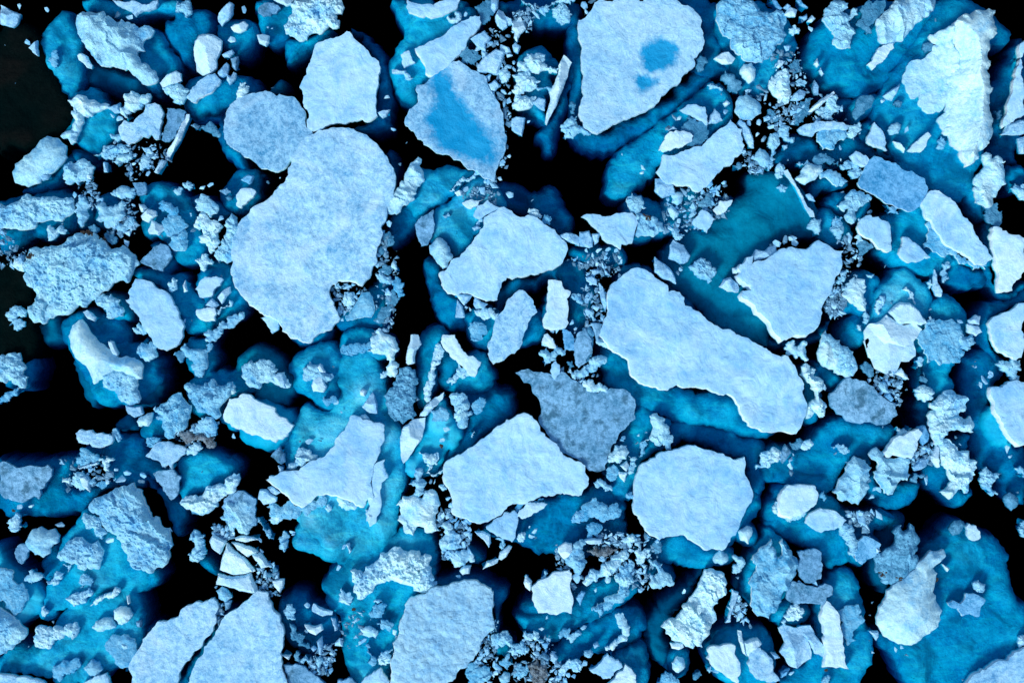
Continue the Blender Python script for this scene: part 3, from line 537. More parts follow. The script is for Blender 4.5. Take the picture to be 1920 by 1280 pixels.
R 1.4 w|510,1240 540,1160 610,1115 640,1150 700,1240 740,1290 800,1330 880,1400 1000,1400 1060,1440 1060,1560 980,1550 900,1520 850,1500 780,1560 700,1600 680,1540 640,1460 560,1400|lamp shaped white berg
>S 1.8 c|480,1200 600,1100 720,1200 820,1300 960,1280 1180,1400 1200,1560 1100,1700 900,1760 700,1720 650,1600 560,1420
T 480 320 4
F 1.3 n|314,-190 390,-264 475,-306 560,-321 650,-324 730,-314 830,-270 920,-180 980,-110 1030,-20 1045,100 1035,200 980,280 975,360 940,500 910,570 905,660 860,780 790,860 700,820 620,820 570,850 550,930 580,1010 610,1060 630,1110 560,1190 480,1210 420,1280 350,1280 260,1250 200,1200 170,1130 110,1090 60,1080 0,1030 -80,960 -140,880 -190,760 -190,620 -180,520 -140,420 -90,350 -20,270 80,220 160,140 220,80 240,-20 260,-120|giant pear shaped floe
>S 2.6 c|980,-160 1060,-80 1040,100 1000,250 960,100
>S 2.8 c|180,1100 340,1200 560,1180 540,1260 440,1300 300,1300
F .6 n|35,1105 100,1088 150,1105 170,1130 165,1190 120,1220 90,1170|grey thumb below the giant floe
S 1.2 c|1200,0 1640,10 1560,80 1500,150 1400,230 1260,300 1200,340 1150,260 1130,200 1240,100|vivid cyan block beside the white blade
R 2.4 w|1110,40 1130,0 1180,-70 1215,-105 1240,-90 1250,0 1262,60 1200,170 1150,230 1090,270 1050,325 990,320 975,290 985,230 1050,140|brilliant white tooth leaning on the giant floe
>S 2.6 c|1120,240 1170,280 1230,340 1160,440 1070,520 1020,540 980,420 1010,340
R .8 w|1510,80 1560,50 1640,0 1600,80 1530,110 1490,150 1450,150|frosted white comb
R .5 w|1640,0 1660,-20 1700,10 1680,30|comb tip
F .5 g|1190,410 1240,340 1330,290 1340,400 1320,490 1290,550 1240,565 1200,450|dark speckled bean flake
S 1.0 c|1400,260 1500,200 1560,120 1640,60 1760,80 1840,200 1860,280 1760,340 1700,400 1640,480 1560,600 1490,640 1440,560 1380,500 1320,500 1340,320|turquoise pool of ice with black specks
F .8 w|1545,240 1620,215 1705,215 1650,265 1600,285|bright almond plate
F .6 n|1630,340 1660,260 1740,220 1830,275 1770,320 1700,350|fan segment
B .6 w|1490,165 1520,145 1550,155 1540,185 1510,190|tiny gem
R .5 n|1400,330 1440,315 1455,340 1420,355|pair of beads
B .6 n|1620,430 1655,410 1685,430 1640,450|white comma
R 1.0 n|1300,560 1350,510 1400,510 1450,570 1475,650 1440,720 1400,740 1350,680 1305,620|oval frosted boulder
F 1.2 n|1370,770 1430,740 1480,660 1560,610 1600,560 1640,500 1700,430 1710,350 1790,310 1860,270 1930,320 2040,330 2160,400 2240,440 2290,510 2340,590 2300,690 2220,740 2170,750 2060,770 1960,790 1880,800 1840,860 1810,970 1700,960 1620,925 1540,910 1440,915 1410,880|saddle shaped floe in the middle
>S 2.4 c|1280,660 1400,740 1440,920 1560,960 1560,1100 1600,1130 1500,1170 1400,1140 1350,1060 1330,960 1300,850
>S 2.8 c|1780,80 1900,90 2000,120 2090,180 2180,110 2240,130 2300,250 2360,440 2300,500 2150,400 1920,300 1820,260
>S 3.0 c|1810,900 1920,800 2260,700 2440,620 2380,760 2160,840 2000,900 1920,980 1830,1050 1780,1100
B .6 n|1485,915 1620,935 1600,970 1560,1010 1520,960|bent flake below the saddle floe
B .6 n|1495,1100 1510,970 1550,1020 1565,1100|tall narrow triangle
B .6 n|1630,1000 1640,950 1740,1000 1710,1030 1650,1035|smooth pebble of ice
R .6 w|1635,1050 1740,1035 1840,1080 1830,1110 1740,1110 1650,1080|frosted cigar
S 1.4 c|1570,1090 1700,1030 1850,1070 1840,1140 1770,1250 1740,1330 1620,1280|blue bulb of sunken ice
R .4 b|1590,1180 1640,1130 1720,1160 1735,1220 1650,1280 1610,1270|pale bulb head
R .9 w|655,950 720,910 745,940 745,985 690,1020 655,1000|white nose
R .7 b|740,1010 790,920 850,910 880,980 890,1050 860,1100 760,1105 680,1125 670,1100 710,1060|rounded blue dome
>S 2.2 c|600,1080 900,860 900,800 1000,820 980,950 960,1100 960,1180 820,1200 640,1180
R .5 w|575,870 620,845 640,885 600,885|white crumb in the bay
R .5 n|895,775 960,785 1040,820 1000,850 960,845 910,810|flat flake in the brash
R .7 b|1020,850 1070,805 1110,840 1115,930 1080,950 1040,900|shiny blue striped stone
R .4 g|945,480 1000,455 1030,490 1020,560 990,570 950,520|clear glassy slab
R .4 g|920,740 960,700 1010,720 1000,775 930,780|clear glassy cube
R .5 g|910,580 950,560 960,620 920,640|clear oval pebble
R .6 w|1020,690 1050,680 1060,740 1040,760 1020,730|curved white hook
R .3 g|980,940 1020,890 1080,960 1030,1020 1010,1010 940,1140 880,1120 980,1020|dark frazil sheet
S 1.4 c|640,1280 680,1200 800,1190 900,1220 1000,1260 1010,1400 640,1400|blue shoal speckled with grit
c 690,875,22 610,940,20 700,880,16 620,965,14 975,590,20 980,670,18 990,640,16 1000,400,26 1005,520,16 960,700,16 940,660,14 1040,780,14 1665,395,18 1685,375,18 1700,150,34 1780,110,34 1660,140,22 1570,140,22 90,85,16 160,130,14 180,55,10 1580,1020,18 1605,1035,16 1785,1035,16 1900,180,30 1810,170,24 1555,200,16 1830,60,20 1730,80,24 1640,170,14
T 960 320 4
F .9 n|522,345 560,325 660,330 740,340 830,315 900,315 935,350 930,430 900,545 820,550 815,590 760,550 720,540 660,470 600,410|wing shaped flat floe
B .6 n|325,500 400,465 480,480 505,500 505,565 440,540|curved blade west of the twin squares
B .6 n|508,460 580,450 605,570 580,580 510,565|upright square plate
B .5 n|600,475 660,470 650,530 620,555|grey tag plate
S 2.0 c|450,580 600,560 760,550 830,600 840,690 760,710 600,690 500,660|teal rubble bed
R 1.1 n|860,210 900,165 950,190 990,230 1005,280 960,310 940,320 1010,330 1080,350 1130,390 1140,450 1080,480 1000,490 950,500 920,480 935,400 930,330 880,280|rough chunk stained with brown dirt
D .2 x|980,320 1040,340 1060,390 1020,380|brown dirt
>S 2.0 c|850,280 880,160 1000,200 1120,260 1180,420 1160,470 960,510 900,500
S 1.7 c|1120,320 1150,220 1220,160 1320,140 1500,180 1520,280 1420,400 1300,440 1190,450|blue slush bed between plates
R .6 w|1170,280 1200,260 1255,320 1215,370 1185,335|smooth white bean
R .8 w|1195,180 1250,160 1285,180 1270,240 1240,260 1200,240|double snow knob
R .6 n|1320,290 1360,235 1390,270 1385,320 1330,355|standing grey fin
R .5 g|1380,220 1470,165 1505,220 1490,270 1430,295 1400,270|dirty grey cushion
F .9 w|1510,290 1560,225 1610,230 1655,220 1640,260 1570,325 1540,330|shell shaped white chunk
>S 2.4 c|1500,290 1540,200 1660,190 1650,270 1560,350
F .9 n|1355,395 1420,295 1480,320 1520,365 1480,430 1465,465 1400,430|tilted grey square
S 1.9 d|1250,520 1320,430 1480,460 1600,300 1780,160 1760,60 1800,20 1960,20 2100,60 2200,180 2280,300 2290,480 2200,500 2100,480 1960,560 1960,1300 1760,1250 1500,1130 1400,1000 1300,900 1200,860 1130,620|broad teal berg flank under three drifting blocks
R .7 n|1200,460 1215,430 1260,445 1295,485 1260,520 1220,510|dirty round crumb
B 1.0 n|1175,660 1185,560 1210,517 1290,560 1340,640 1320,680 1260,698|smooth shark tooth block
R 1.0 n|1325,720 1370,680 1420,650 1480,680 1537,760 1510,795 1420,815 1370,780|cracked rock candy chunk
B .9 n|1555,870 1590,815 1640,798 1705,880 1700,910 1620,905|half moon block
>S 1.6 c|1550,860 1550,800 1600,780 1650,800 1600,900
B .6 w|1655,730 1700,725 1690,770 1658,770|little white stub beside the three pointed floe
B .9 n|1070,645 1130,690 1190,740 1225,800 1230,850 1130,810 1070,760|lean parallelogram block
F 1.2 n|740,860 800,810 880,750 940,725 1000,740 1060,780 1120,830 1170,860 1175,910 1260,910 1295,950 1300,1010 1380,1050 1450,1100 1500,1140 1580,1190 1640,1190 1700,1230 1790,1270 1860,1310 1920,1345 1980,1380 2070,1390 2120,1460 2190,1600 2205,1730 2200,1840 2160,1930 2130,1970 2030,1950 1920,1955 1880,1955 1780,1910 1720,1820 1680,1720 1620,1670 1560,1675 1360,1620 1300,1625 1240,1600 1170,1645 1040,1615 960,1590 890,1500 820,1380 700,1280 660,1240 690,1130 715,960|giant boot shaped floe right of centre
>S 2.2 c|800,780 930,700 1060,760 1000,900 800,860
>S 1.9 c|700,1240 900,1440 1200,1620 1400,1670 1700,1690 1880,1880 1980,1950 1840,2000 1700,1980 1560,1930 1500,1900 1380,1900 1240,1880 1100,1820 900,1740 800,1680 720,1620 680,1440
>S 2.4 c|1160,860 1250,900 1400,1040 1500,1140 1380,1100 1200,950
F 1.0 w|272,818 370,828 395,890 440,905 430,940 410,960 425,1040 425,1140 400,1180 350,1188 245,1175 262,1060 265,960|bright upright rectangle with a toothed edge
>S 2.0 c|260,940 230,1040 230,1180 250,1180 290,980
R .5 n|440,950 500,920 530,980 520,1000 480,970|frilled scrap
B .6 n|553,800 600,788 640,820 640,860 600,850 560,825|notched pebble plate
B .6 n|650,840 680,870 700,930 712,990 700,1060 680,1010 660,920|curved pale sliver
R .5 n|580,1040 610,1050 630,1120 650,1130 615,1130|thin bent sliver
B .6 n|595,745 640,740 670,750 610,787|little hat shaped flake
B .5 n|688,740 710,750 735,785 700,780|pale seed
F .5 b|375,1180 420,1200 470,1260 470,1350 400,1340|pale triangle below the rectangle
R .7 g|480,1280 510,1200 550,1175 595,1180 610,1300 600,1370 560,1440 500,1400 480,1340|grey bird shaped flake
B .6 g|590,1140 680,1150 670,1220 650,1250 700,1290 640,1290|dim grey wedge against the boot floe
S 2.2 c|290,760 400,680 540,690 560,800 640,880 600,1000 560,1180 480,1260 400,1190 430,1080 390,880|blue pane beside the bright rectangle
S 2.0 c|-40,1100 200,1040 250,1180 200,1260 100,1290 0,1300|teal skirt of the almond floe
F .9 n|-180,1290 -140,1180 -80,1060 -30,960 30,910 80,895 140,950 190,1060 120,1140 90,1220 80,1290 20,1370 -60,1420 -140,1450 -170,1400|almond shaped speckled floe
F 1.0 w|225,1290 240,1230 265,1220 310,1260 330,1330 280,1330|white cap block
R .7 w|115,310 160,285 200,300 220,355 180,355 130,335|small snowy shell
R .4 b|235,350 270,330 300,365 280,410 250,400|blue slush puff
B 1.0 n|1795,650 1830,590 1900,600 1930,570 1980,560 1990,640 1900,660 1820,680|crumbled corner of the three pointed floe
F 2.0 n|1690,790 1720,760 1700,730 1760,650 1810,640 1800,700 1900,670 1960,630 2100,570 2210,590 2300,520 2380,560 2440,600 2490,600 2480,700 2420,820 2360,960 2320,1040 2310,1140 2270,1200 2140,1230 2020,1275 1960,1200 1920,1120 1840,1060 1780,980 1720,940 1730,900 1800,900 1790,860 1730,830|tall three pointed floe
>S 2.6 c|1700,900 1800,1060 1960,1250 2100,1270 2320,1200 2400,1000 2340,1200 2300,1260 2100,1330 1960,1320 1800,1200 1720,1060
B .8 n|1720,910 1790,900 1800,960 1760,980|ledge chip of the three pointed floe
c 155,220,14 975,15,20 800,790,22 570,775,18 570,930,20 545,720,16 600,700,22 640,700,20 1320,155,18 1330,200,20 1440,215,18 1265,295,22 1290,300,20 1300,340,22 1255,375,24 1230,410,24 1250,770,22 1265,740,18 1270,720,16 1550,130,24 1500,140,24 1590,90,20 1540,170,20 1595,120,20 450,1140,26 560,1150,24 570,1080,22 340,1200,22 1420,160,22 1380,150,20 300,1200,20 720,590,24 650,600,22 780,600,24 560,600,20 600,630,22 800,650,22 820,680,18 700,620,20 480,1190,20 470,1215,16
T 1440 320 4
L .9 w|110,0 150,-10 200,80 240,150 280,230 300,270 340,300 355,345 325,345 290,290 250,200 180,90|snow twig on the teal flank
R .9 w|60,-20 90,-60 130,-20 110,50 80,60|cap at the twig root
R .6 n|65,125 110,105 150,125 130,160 95,155|drifting snow tuft
R .7 n|300,410 330,365 395,360 390,410 385,480 350,460 310,440|white tufted square
R .9 w|205,60 250,0 300,-60 400,-40 415,0 350,70 280,105 240,90|mushroom of smooth white ice
R .8 n|390,30 460,-10 540,20 600,80 560,115 480,90 400,60|feathered white wing
>S 2.2 c|320,120 400,40 560,60 600,100 560,120 420,130 360,190
B .5 n|285,180 310,170 340,195 355,230 310,220|pale petal
R .9 n|520,260 580,200 640,140 690,150 760,180 775,220 740,240 680,280 660,340 630,400 590,370 580,330 630,260 550,290|spread winged white crust
>S 2.0 c|440,220 620,150 760,200 760,280 640,400 500,300
S 1.6 c|390,330 450,290 500,330 600,400 640,480 560,540 460,560 390,480|sea green ice between crumbs
R .8 n|480,390 510,340 570,350 570,420 550,500 510,505 480,460|tufted white post
F .5 b|690,60 720,0 760,-80 850,-100 960,-60 1080,0 1180,60 1205,140 1180,220 1120,280 1050,305 980,280 920,250 850,210 760,160 690,120|frosted blue leaf shaped floe
R .7 n|605,25 660,-20 720,0 680,50 630,60|lumpy tail of the blue leaf floe
R .4 n|895,260 970,270 980,325 900,320|thin white tag
F 1.0 n|675,430 690,380 740,335 830,345 890,380 920,420 925,500 925,600 880,605 800,540 740,500 690,470|rounded shield floe
F .9 n|988,590 1010,495 1050,500 1130,560 1220,650 1140,680 1050,688 1000,650|quarter round plate with a crack
S 1.5 c|860,360 980,320 1140,240 1220,380 1360,640 1440,680 1260,780 1140,770 1040,740 960,700 820,590 940,560|turquoise flat between pale floes
F 1.2 n|1155,240 1190,180 1220,150 1280,150 1350,200 1440,290 1460,340 1520,390 1560,480 1640,570 1690,660 1640,700 1560,700 1500,640 1400,590 1300,490 1240,400 1180,300|long sole shaped floe
R .4 b|1180,400 1220,370 1280,450 1360,560 1480,650 1640,710 1630,740 1540,745 1440,700 1330,650 1240,610 1170,580 1190,480|foamy blue skirt of the sole floe
>S 2.6 c|1360,660 1560,740 1640,740 1640,860 1500,880 1380,870 1340,760
R .4 g|1620,270 1720,240 1720,290 1755,340 1740,410 1700,420 1640,380|wet slush tail
R 1.0 w|1830,130 1860,95 1930,100 1930,220 1860,170|white lump at the right frame edge
S 2.0 c|1780,0 1930,-40 1930,110 1830,150|teal wedge at the right edge
S 2.2 c|1500,60 1580,40 1620,290 1640,360 1540,350 1480,240|teal root of the ribbed tower
>S 2.2 c|1740,320 1840,310 1930,310 1930,500 1830,480 1720,420
F 1.5 w|1690,420 1740,425 1830,480 1930,510 1960,700 1900,800 1840,850 1835,900 1740,905 1730,820 1740,770 1710,700 1690,560|tall pale prism at the right frame edge
>S 1.8 c|1640,440 1700,420 1700,640 1730,900 1840,900 1930,820 1930,860 1840,950 1760,930 1680,820 1650,680
R 1.3 w|560,920 600,860 660,815 730,815 740,870 720,920 730,980 735,1050 680,1040 620,990|foam topped cauliflower lump
>S 1.4 c|590,830 740,760 840,820 820,960 780,1040 730,1080 560,1040 540,940
R .5 n|740,780 800,775 780,805|pale scrap
R .7 n|510,840 570,760 610,760 590,800 540,850|frosted twig lump
S 1.0 c|830,910 920,830 1020,740 1080,780 1160,840 1220,920 1230,1000 1190,1130 1150,1260 1100,1300 820,1280 760,1200 790,1040|sky blue pyramid of ice
B 1.0 w|905,1060 990,985 1060,990 1110,1030 1150,1080 1200,1140 1150,1160 1040,1145 980,1150|peaked white plate on the blue pyramid
B 1.2 w|725,1200 760,1150 820,1140 890,1080 960,1130 1020,1160 1100,1145 1160,1190 1120,1250 1080,1320 1000,1350 940,1420 880,1480 830,1440 760,1400 740,1320|broken white block in the blue pyramid's lap
R .6 w|800,1030 840,940 880,960 870,1010 830,1080|white mottled patch
R .5 w|1010,890 1040,870 1090,920 1110,1000 1050,960|pale rounded window of ice
S 1.3 c|1240,1000 1340,930 1440,1010 1500,1090 1480,1280 1380,1380 1280,1440 1150,1340 1160,1180 1210,1100|cracked azure block
R .5 b|1170,1200 1300,1120 1400,1130 1450,1190 1440,1280 1300,1300 1200,1280|crazed azure crust
B .7 w|1505,1120 1560,1080 1595,1090 1585,1155 1510,1150|upper white die
B .7 w|1495,1150 1580,1165 1605,1210 1560,1240 1495,1210|lower white die
R .7 n|1440,1290 1460,1220 1540,1230 1560,1290 1500,1350 1440,1330|ragged ledge below the dice
R .6 n|1295,780 1310,700 1350,680 1370,710 1340,760 1360,810 1320,840|frosted club
B .6 n|1240,800 1250,740 1270,830 1310,900 1300,945 1265,940 1235,880|slim feather flake
R .5 w|1195,840 1220,815 1240,850 1215,885|white speck beside the feather flake
F 1.0 n|1655,1150 1690,1100 1790,1060 1850,1030 1930,990 1930,1310 1900,1400 1860,1420 1800,1390 1740,1360 1700,1300 1680,1230|pale floe leaving the right frame edge
>S 2.4 c|1600,1150 1620,1060 1740,1000 1860,960 1930,920 1930,1000 1760,1080 1680,1130 1680,1300 1760,1380 1880,1440 1800,1480 1700,1400 1640,1300
R .6 n|710,1090 735,1055 765,1090 740,1150 715,1140|small standing chip
R .4 w|670,1160 700,1160 700,1200 680,1195|tiny white tuft
S 2.2 c|560,1160 680,1080 780,1060 780,1180 720,1260 680,1320 560,1290|muted teal flat
R 1.1 n|410,1250 430,1195 480,1240 540,1270 600,1320 640,1400 660,1480 600,1550 520,1500 440,1450 420,1380 390,1340|folded white rock
c 610,510,40 670,500,28 700,530,22 560,540,16 600,590,16 620,560,14 575,580,14 640,620,16 590,640,14 685,705,18 550,640,12 600,540,14 640,600,14 580,610,14 500,1010,32 450,1000,20 545,965,14 510,920,16 500,880,14 485,845,16 765,310,20 25,575,30 65,545,34 130,520,34 180,510,30 200,540,30 10,620,30 690,370,22 1205,570,12 925,995,14 880,715,14 1440,1130,26 1220,1110,18 560,160,16 1110,1060,16 870,430,18 880,460,16 1215,1040,16
R .6 g|670,560 720,520 780,540 790,580 730,620 680,630|grey frosted cobble
T 0 640 4
R 1.3 n|-20,140 60,90 140,85 150,150 190,200 160,250 205,265 180,350 100,320 0,300 -20,290|shattered lump at the left frame edge
>S 2.2 c|-20,80 80,65 180,70 250,180 220,260 200,340 0,320
R .6 b|-20,420 60,380 130,345 130,390 60,450 0,470|pale blue sliver at the left frame edge
B .6 n|940,480 1010,490 1060,485 1075,540 1010,570 960,540|small slate shaped plate
R .7 w|1025,600 1060,560 1145,535 1135,600 1110,635 1040,635|white bean chip
R .9 n|760,260 820,230 870,215 940,180 1010,160 1060,180 1065,230 1030,290 1025,360 1055,430 1040,460 990,480 940,460 890,430 860,370 800,350 770,310|nodular lump of joined snow balls
>S 2.2 d|540,150 700,100 1050,60 1200,250 1200,380 1120,480 1000,480 820,640 1050,650 900,400 780,380 700,500 640,420 600,300
B .5 w|810,0 850,0 890,90 880,110 840,90|sharp wedge by the lamp shaped berg
R .8 n|1030,60 1060,10 1130,0 1165,60 1180,110 1150,130 1090,150 1050,110|rough grey cube
R .5 g|1310,90 1390,50 1390,100 1350,160|scattered crumbs
R 1.4 b|1380,15 1440,60 1500,60 1570,10 1580,60 1550,130 1550,200 1510,270 1470,260 1430,180 1410,120|tooth with a hollow blue crown
>S 1.5 c|1385,0 1560,0 1610,120 1600,180 1540,260 1480,280 1410,190
F .9 n|565,690 600,660 680,665 760,685 840,710 845,745 800,780 740,798 690,790 670,760 590,760|cloud shaped slab beside black water
R .4 n|840,690 865,650 890,690 915,730 885,755 860,720|twiggy slush
R .9 b|555,870 600,800 660,820 740,870 740,900 650,930 600,940|domed blue wedge
L .6 w|580,945 650,925 735,905 735,918 600,955|thin rail of ice
R .5 w|735,890 800,870 860,885 820,930 820,970 790,975 775,920|star of slush
R .7 n|540,1040 560,990 620,970 600,1030 640,1010 680,1040 720,1010 720,1060 660,1080 600,1120 560,1090|crushed white heap
B .7 w|590,1010 640,1010 675,1040 675,1130 620,1090|three cornered plate on the crushed heap
R .4 w|465,1055 520,1020 535,1040 520,1070|little tongue of slush
R .5 b|710,1080 760,1040 820,1050 790,1090|pale foam scrap
F 1.0 g|-20,930 60,915 120,950 200,935 350,925 385,960 380,1010 330,1090 290,1110 300,1150 280,1180 240,1160 180,1200 80,1190 20,1170 0,1140 -20,1130|cookie shaped mottled floe at the left edge
>S 2.4 c|-20,880 100,900 400,900 500,870 560,900 480,1050 520,1120 640,1120 700,1180 640,1260 460,1300 300,1300 -20,1300
F .8 n|1090,860 1140,800 1190,755 1280,760 1395,805 1380,850 1330,890 1300,910 1290,960 1260,920 1220,940 1190,895|fish shaped slab
>S 2.2 c|540,960 650,800 850,720 1050,720 1090,840 1200,940 1300,980 1160,1040 1080,980 1060,1080 900,1080 800,980 780,880
F .5 g|1145,990 1190,970 1300,965 1355,1020 1340,1100 1320,1160 1280,1190 1220,1120 1170,1040|dissolving grey slush slab
R .4 b|1095,750 1130,720 1200,725 1200,760 1130,795|sunken pale bead
R 1.6 b|1155,520 1200,470 1280,410 1350,385 1380,440 1430,480 1420,540 1400,600 1320,680 1260,735 1230,710 1210,640 1200,550|blue butterfly block with a central ridge
>S 1.6 c|1060,640 1140,540 1240,500 1300,720 1100,730 1050,700
R .8 w|1400,850 1420,800 1450,755 1520,795 1450,855|bright white snout
R 1.3 n|1420,680 1480,600 1540,565 1600,565 1625,620 1610,690 1625,700 1560,720 1520,690 1460,690|snow lump over brown grit
R .5 x|1330,700 1420,670 1520,690 1560,720 1610,720 1610,790 1560,800 1450,740 1400,770|brown grit covered ice
R 1.2 b|1380,350 1400,310 1460,330 1560,330 1600,280 1680,330 1740,300 1760,360 1700,430 1640,500 1640,570 1560,550 1480,530 1440,430|sprawling sea green chunk
>S 1.6 c|1400,330 1560,230 1720,240 1900,160 1920,360 1800,400 1700,420 1650,560 1500,560 1430,450
R .7 w|1620,450 1640,390 1720,370 1740,300 1765,340 1760,390 1700,420 1640,500|foamy curl
F 1.6 w|1675,545 1700,490 1720,430 1820,390 1920,440 2060,500 2060,530 2120,570 2200,630 2150,710 2060,750 1980,720 1920,690 1800,645 1690,590|big white loaf with a crack
>S 1.4 b|1670,540 1660,600 1740,670 1800,650 1800,730 1900,780 2040,810 2120,780 2160,790 2190,640 2210,580 2060,480 1920,440
R 1.0 n|1920,175 1960,135 2030,150 2080,210 2060,280 2130,230 2150,350 2080,330 2020,300 1960,340 1920,350 1840,310 1810,260 1830,170 1880,140|honeycombed crust beside its white bud
>S 2.2 d|1800,130 1880,60 1960,50 2080,130 2200,250 2200,380 2080,470 1950,440 1900,360 1760,260
B .8 n|2050,250 2110,235 2145,300 2145,350 2100,340 2050,290|white bud
R 1.0 w|1345,1210 1390,1160 1460,1150 1540,1110 1600,1080 1680,1075 1720,1010 1790,990 1800,1030 1770,1120 1680,1160 1630,1200 1600,1260 1560,1290 1480,1290 1400,1260|writhing white wishbone
>S 1.6 c|1340,900 1400,860 1520,810 1600,850 1740,900 1770,970 1700,1060 1550,1120 1440,1150 1360,1180
F .5 g|1660,1240 1680,1180 1780,1120 1860,1150 1915,1180 1910,1290 1920,1380 1860,1400 1800,1380 1700,1370|speckled sunken mat
R 1.8 n|665,1220 700,1180 780,1150 860,1100 940,1090 1000,1060 1060,1120 1080,1190 1110,1260 1130,1320 1200,1380 1270,1430 1290,1530 1270,1620 1210,1700 1110,1740 1060,1710 980,1690 950,1640 920,1560 870,1480 820,1430 760,1380 690,1290|massive pitted rock of ice
>S 2.2 c|520,1120 700,1100 900,1030 1060,1060 1260,1160 1360,1230 1340,1380 1280,1450 1200,1200 1100,1000 900,1100 720,1150 640,1280
R .7 n|610,1330 640,1290 720,1320 800,1440 770,1480 720,1460 640,1390|white finger beside the pitted rock
R 1.0 n|430,1600 480,1540 560,1470 640,1500 775,1570 760,1620 680,1710 580,1700 440,1630|mottled lump south west of the pitted rock
>S 2.4 c|320,1620 450,1500 480,1640 640,1680 700,1600 560,1800 330,1800
c 75,245,28 870,960,20 800,1050,22 955,985,28 905,1030,42 1070,1000,28 1060,1050,22 150,1240,26 230,1235,20 50,430,24 1335,700,16 1370,660,16 1750,710,20 1310,90,14 1240,940,18 1280,945,16 1515,975,14 680,960,24 700,1000,20 1180,580,24 1160,500,20 1400,580,12
D .2 x|80,1260 110,1270 100,1280|dirt
T 480 640 4
S 1.5 c|250,200 300,120 400,60 560,20 620,90 660,150 640,220 600,300 640,400 600,500 540,520 460,480 380,390 300,370|blue green disc under the cracked cube
R .7 n|350,200 400,150 480,170 520,220 570,240 570,280 530,310 420,280 380,300 350,250|frosty rosette
B .8 w|415,330 440,250 500,260 530,340 510,380 430,375|white cube below the rosette
B .6 w|440,200 480,165 520,230 450,240|split white cap
R .4 b|495,440 540,430 600,420 600,460 530,490|melting froth
S .9 c|370,470 480,540 560,540 650,400 600,300 650,100 760,100 860,60 900,180 960,290 970,380 1000,560 1060,620 1090,720 1100,900 1110,1060 1060,1200 1060,1330 980,1480 860,1600 700,1620 560,1560 400,1440 300,1300 240,1000 210,820 270,720 300,620|huge glowing blue berg root below the star floe
R .4 b|640,90 700,20 860,0 860,60 800,90 700,100|icy blue frills
B .7 w|780,370 800,355 830,370 815,410 785,405|small round cube on the blue root
B .9 n|795,490 875,380 910,470 908,540 850,535|grey arrow tip
F 1.6 n|80,1040 100,1008 160,1000 260,970 360,930 450,890 530,840 590,780 630,690 680,630 710,555 800,590 880,610 962,630 960,700 950,760 905,890 880,940 870,1100 880,1180 850,1170 820,1200 800,1240 740,1210 680,1180 600,1150 520,1140 440,1170 370,1230 340,1240 260,1180 170,1100|four armed star floe
F .9 n|890,920 965,885 970,980 990,1020 940,1060 930,1110 940,1200 930,1280 900,1360 850,1390 820,1290 850,1170 880,1180 860,1000|hem of the star floe
R 1.2 w|235,940 300,880 350,795 400,810 450,850 460,880 360,925 260,960|white horse shoe cushion
R .7 w|780,560 820,545 855,590 800,590|half hidden white button
B .6 g|110,860 180,785 215,840 220,900 190,920|brownish grey slate
B .5 w|165,930 205,945 200,980 175,980|white splinter
R 1.2 w|830,75 860,0 870,-40 920,-100 960,-60 1040,-30 1060,40 1040,100 1070,170 1060,240 1040,270 980,250 930,275 930,240 980,220 980,120 970,100 900,90|ragged white hook
R 1.3 g|970,460 990,370 1050,280 1070,200 1120,190 1190,210 1215,280 1190,330 1195,450 1185,590 1100,620 1040,600 990,540|worn grey totem
L 1.0 w|1125,160 1140,40 1160,-50 1215,-50 1240,20 1200,70 1190,160 1140,175|white domino upright
S 1.6 c|1210,200 1210,30 1260,-60 1380,-100 1430,-30 1360,200 1300,450 1240,480 1200,400|blue bed under the crumbly ribbon
R .8 w|1260,430 1270,320 1310,200 1330,100 1380,20 1405,60 1390,120 1350,180 1350,250 1320,350 1310,430 1280,460|long crumbly ribbon
F .9 w|1385,0 1400,-50 1490,-50 1530,30 1580,100 1688,155 1660,210 1640,268 1590,250 1560,200 1500,140 1440,80|curved bone shaped plate
>S 1.6 c|1370,290 1400,240 1360,200 1430,100 1700,80 1740,200 1780,260 1760,330 1700,370 1600,385 1480,370 1400,330
R .7 w|1440,290 1500,240 1520,160 1600,260 1500,290 1470,330|frothy pedestal under the bone plate
B .7 w|1225,560 1280,470 1410,380 1400,430 1330,500 1270,560|jagged bone white upper half
B 1.2 w|1080,720 1105,640 1170,590 1270,570 1250,690 1230,750 1180,820 1105,915 1085,860|gleaming white dagger blade
S 1.0 b|1240,760 1280,580 1340,490 1400,450 1460,560 1500,640 1540,680 1500,800 1420,800 1400,900 1300,1000 1120,980 1140,870|deep blue speckled ice beside the dagger blade
R .5 w|1220,830 1300,850 1360,830 1360,920 1300,960 1260,900|lacy froth
R .4 b|1310,520 1380,490 1450,540 1400,600 1320,600|pale froth patch
R .8 n|1455,400 1560,390 1600,460 1580,520 1625,545 1590,560 1585,640 1510,630 1500,530 1460,450|leafy white scrap
R .4 b|1640,540 1690,420 1720,430 1700,520 1660,550|faint feather
R .5 w|1615,720 1620,690 1642,675 1625,720|small splint
R .9 n|1145,1070 1190,1040 1190,960 1250,955 1280,1060 1270,1140 1220,1165 1180,1150 1200,1100|coral post
S 2.4 c|1460,400 1560,380 1740,350 1920,380 1930,560 1860,620 1700,720 1560,840 1440,900 1380,960 1300,980 1420,800 1540,700 1600,560|green deep north of the arrowhead floe
F 1.4 n|1410,940 1440,890 1560,830 1680,740 1780,660 1920,580 1960,550 2010,535 2070,560 2130,640 2210,740 2280,820 2400,900 2470,930 2495,1020 2490,1080 2440,1150 2360,1140 2300,1130 2180,1160 2080,1190 1960,1210 1840,1300 1720,1350 1640,1350 1520,1310 1480,1290 1470,1160 1430,1080 1410,1000|arrowhead floe at the bottom centre
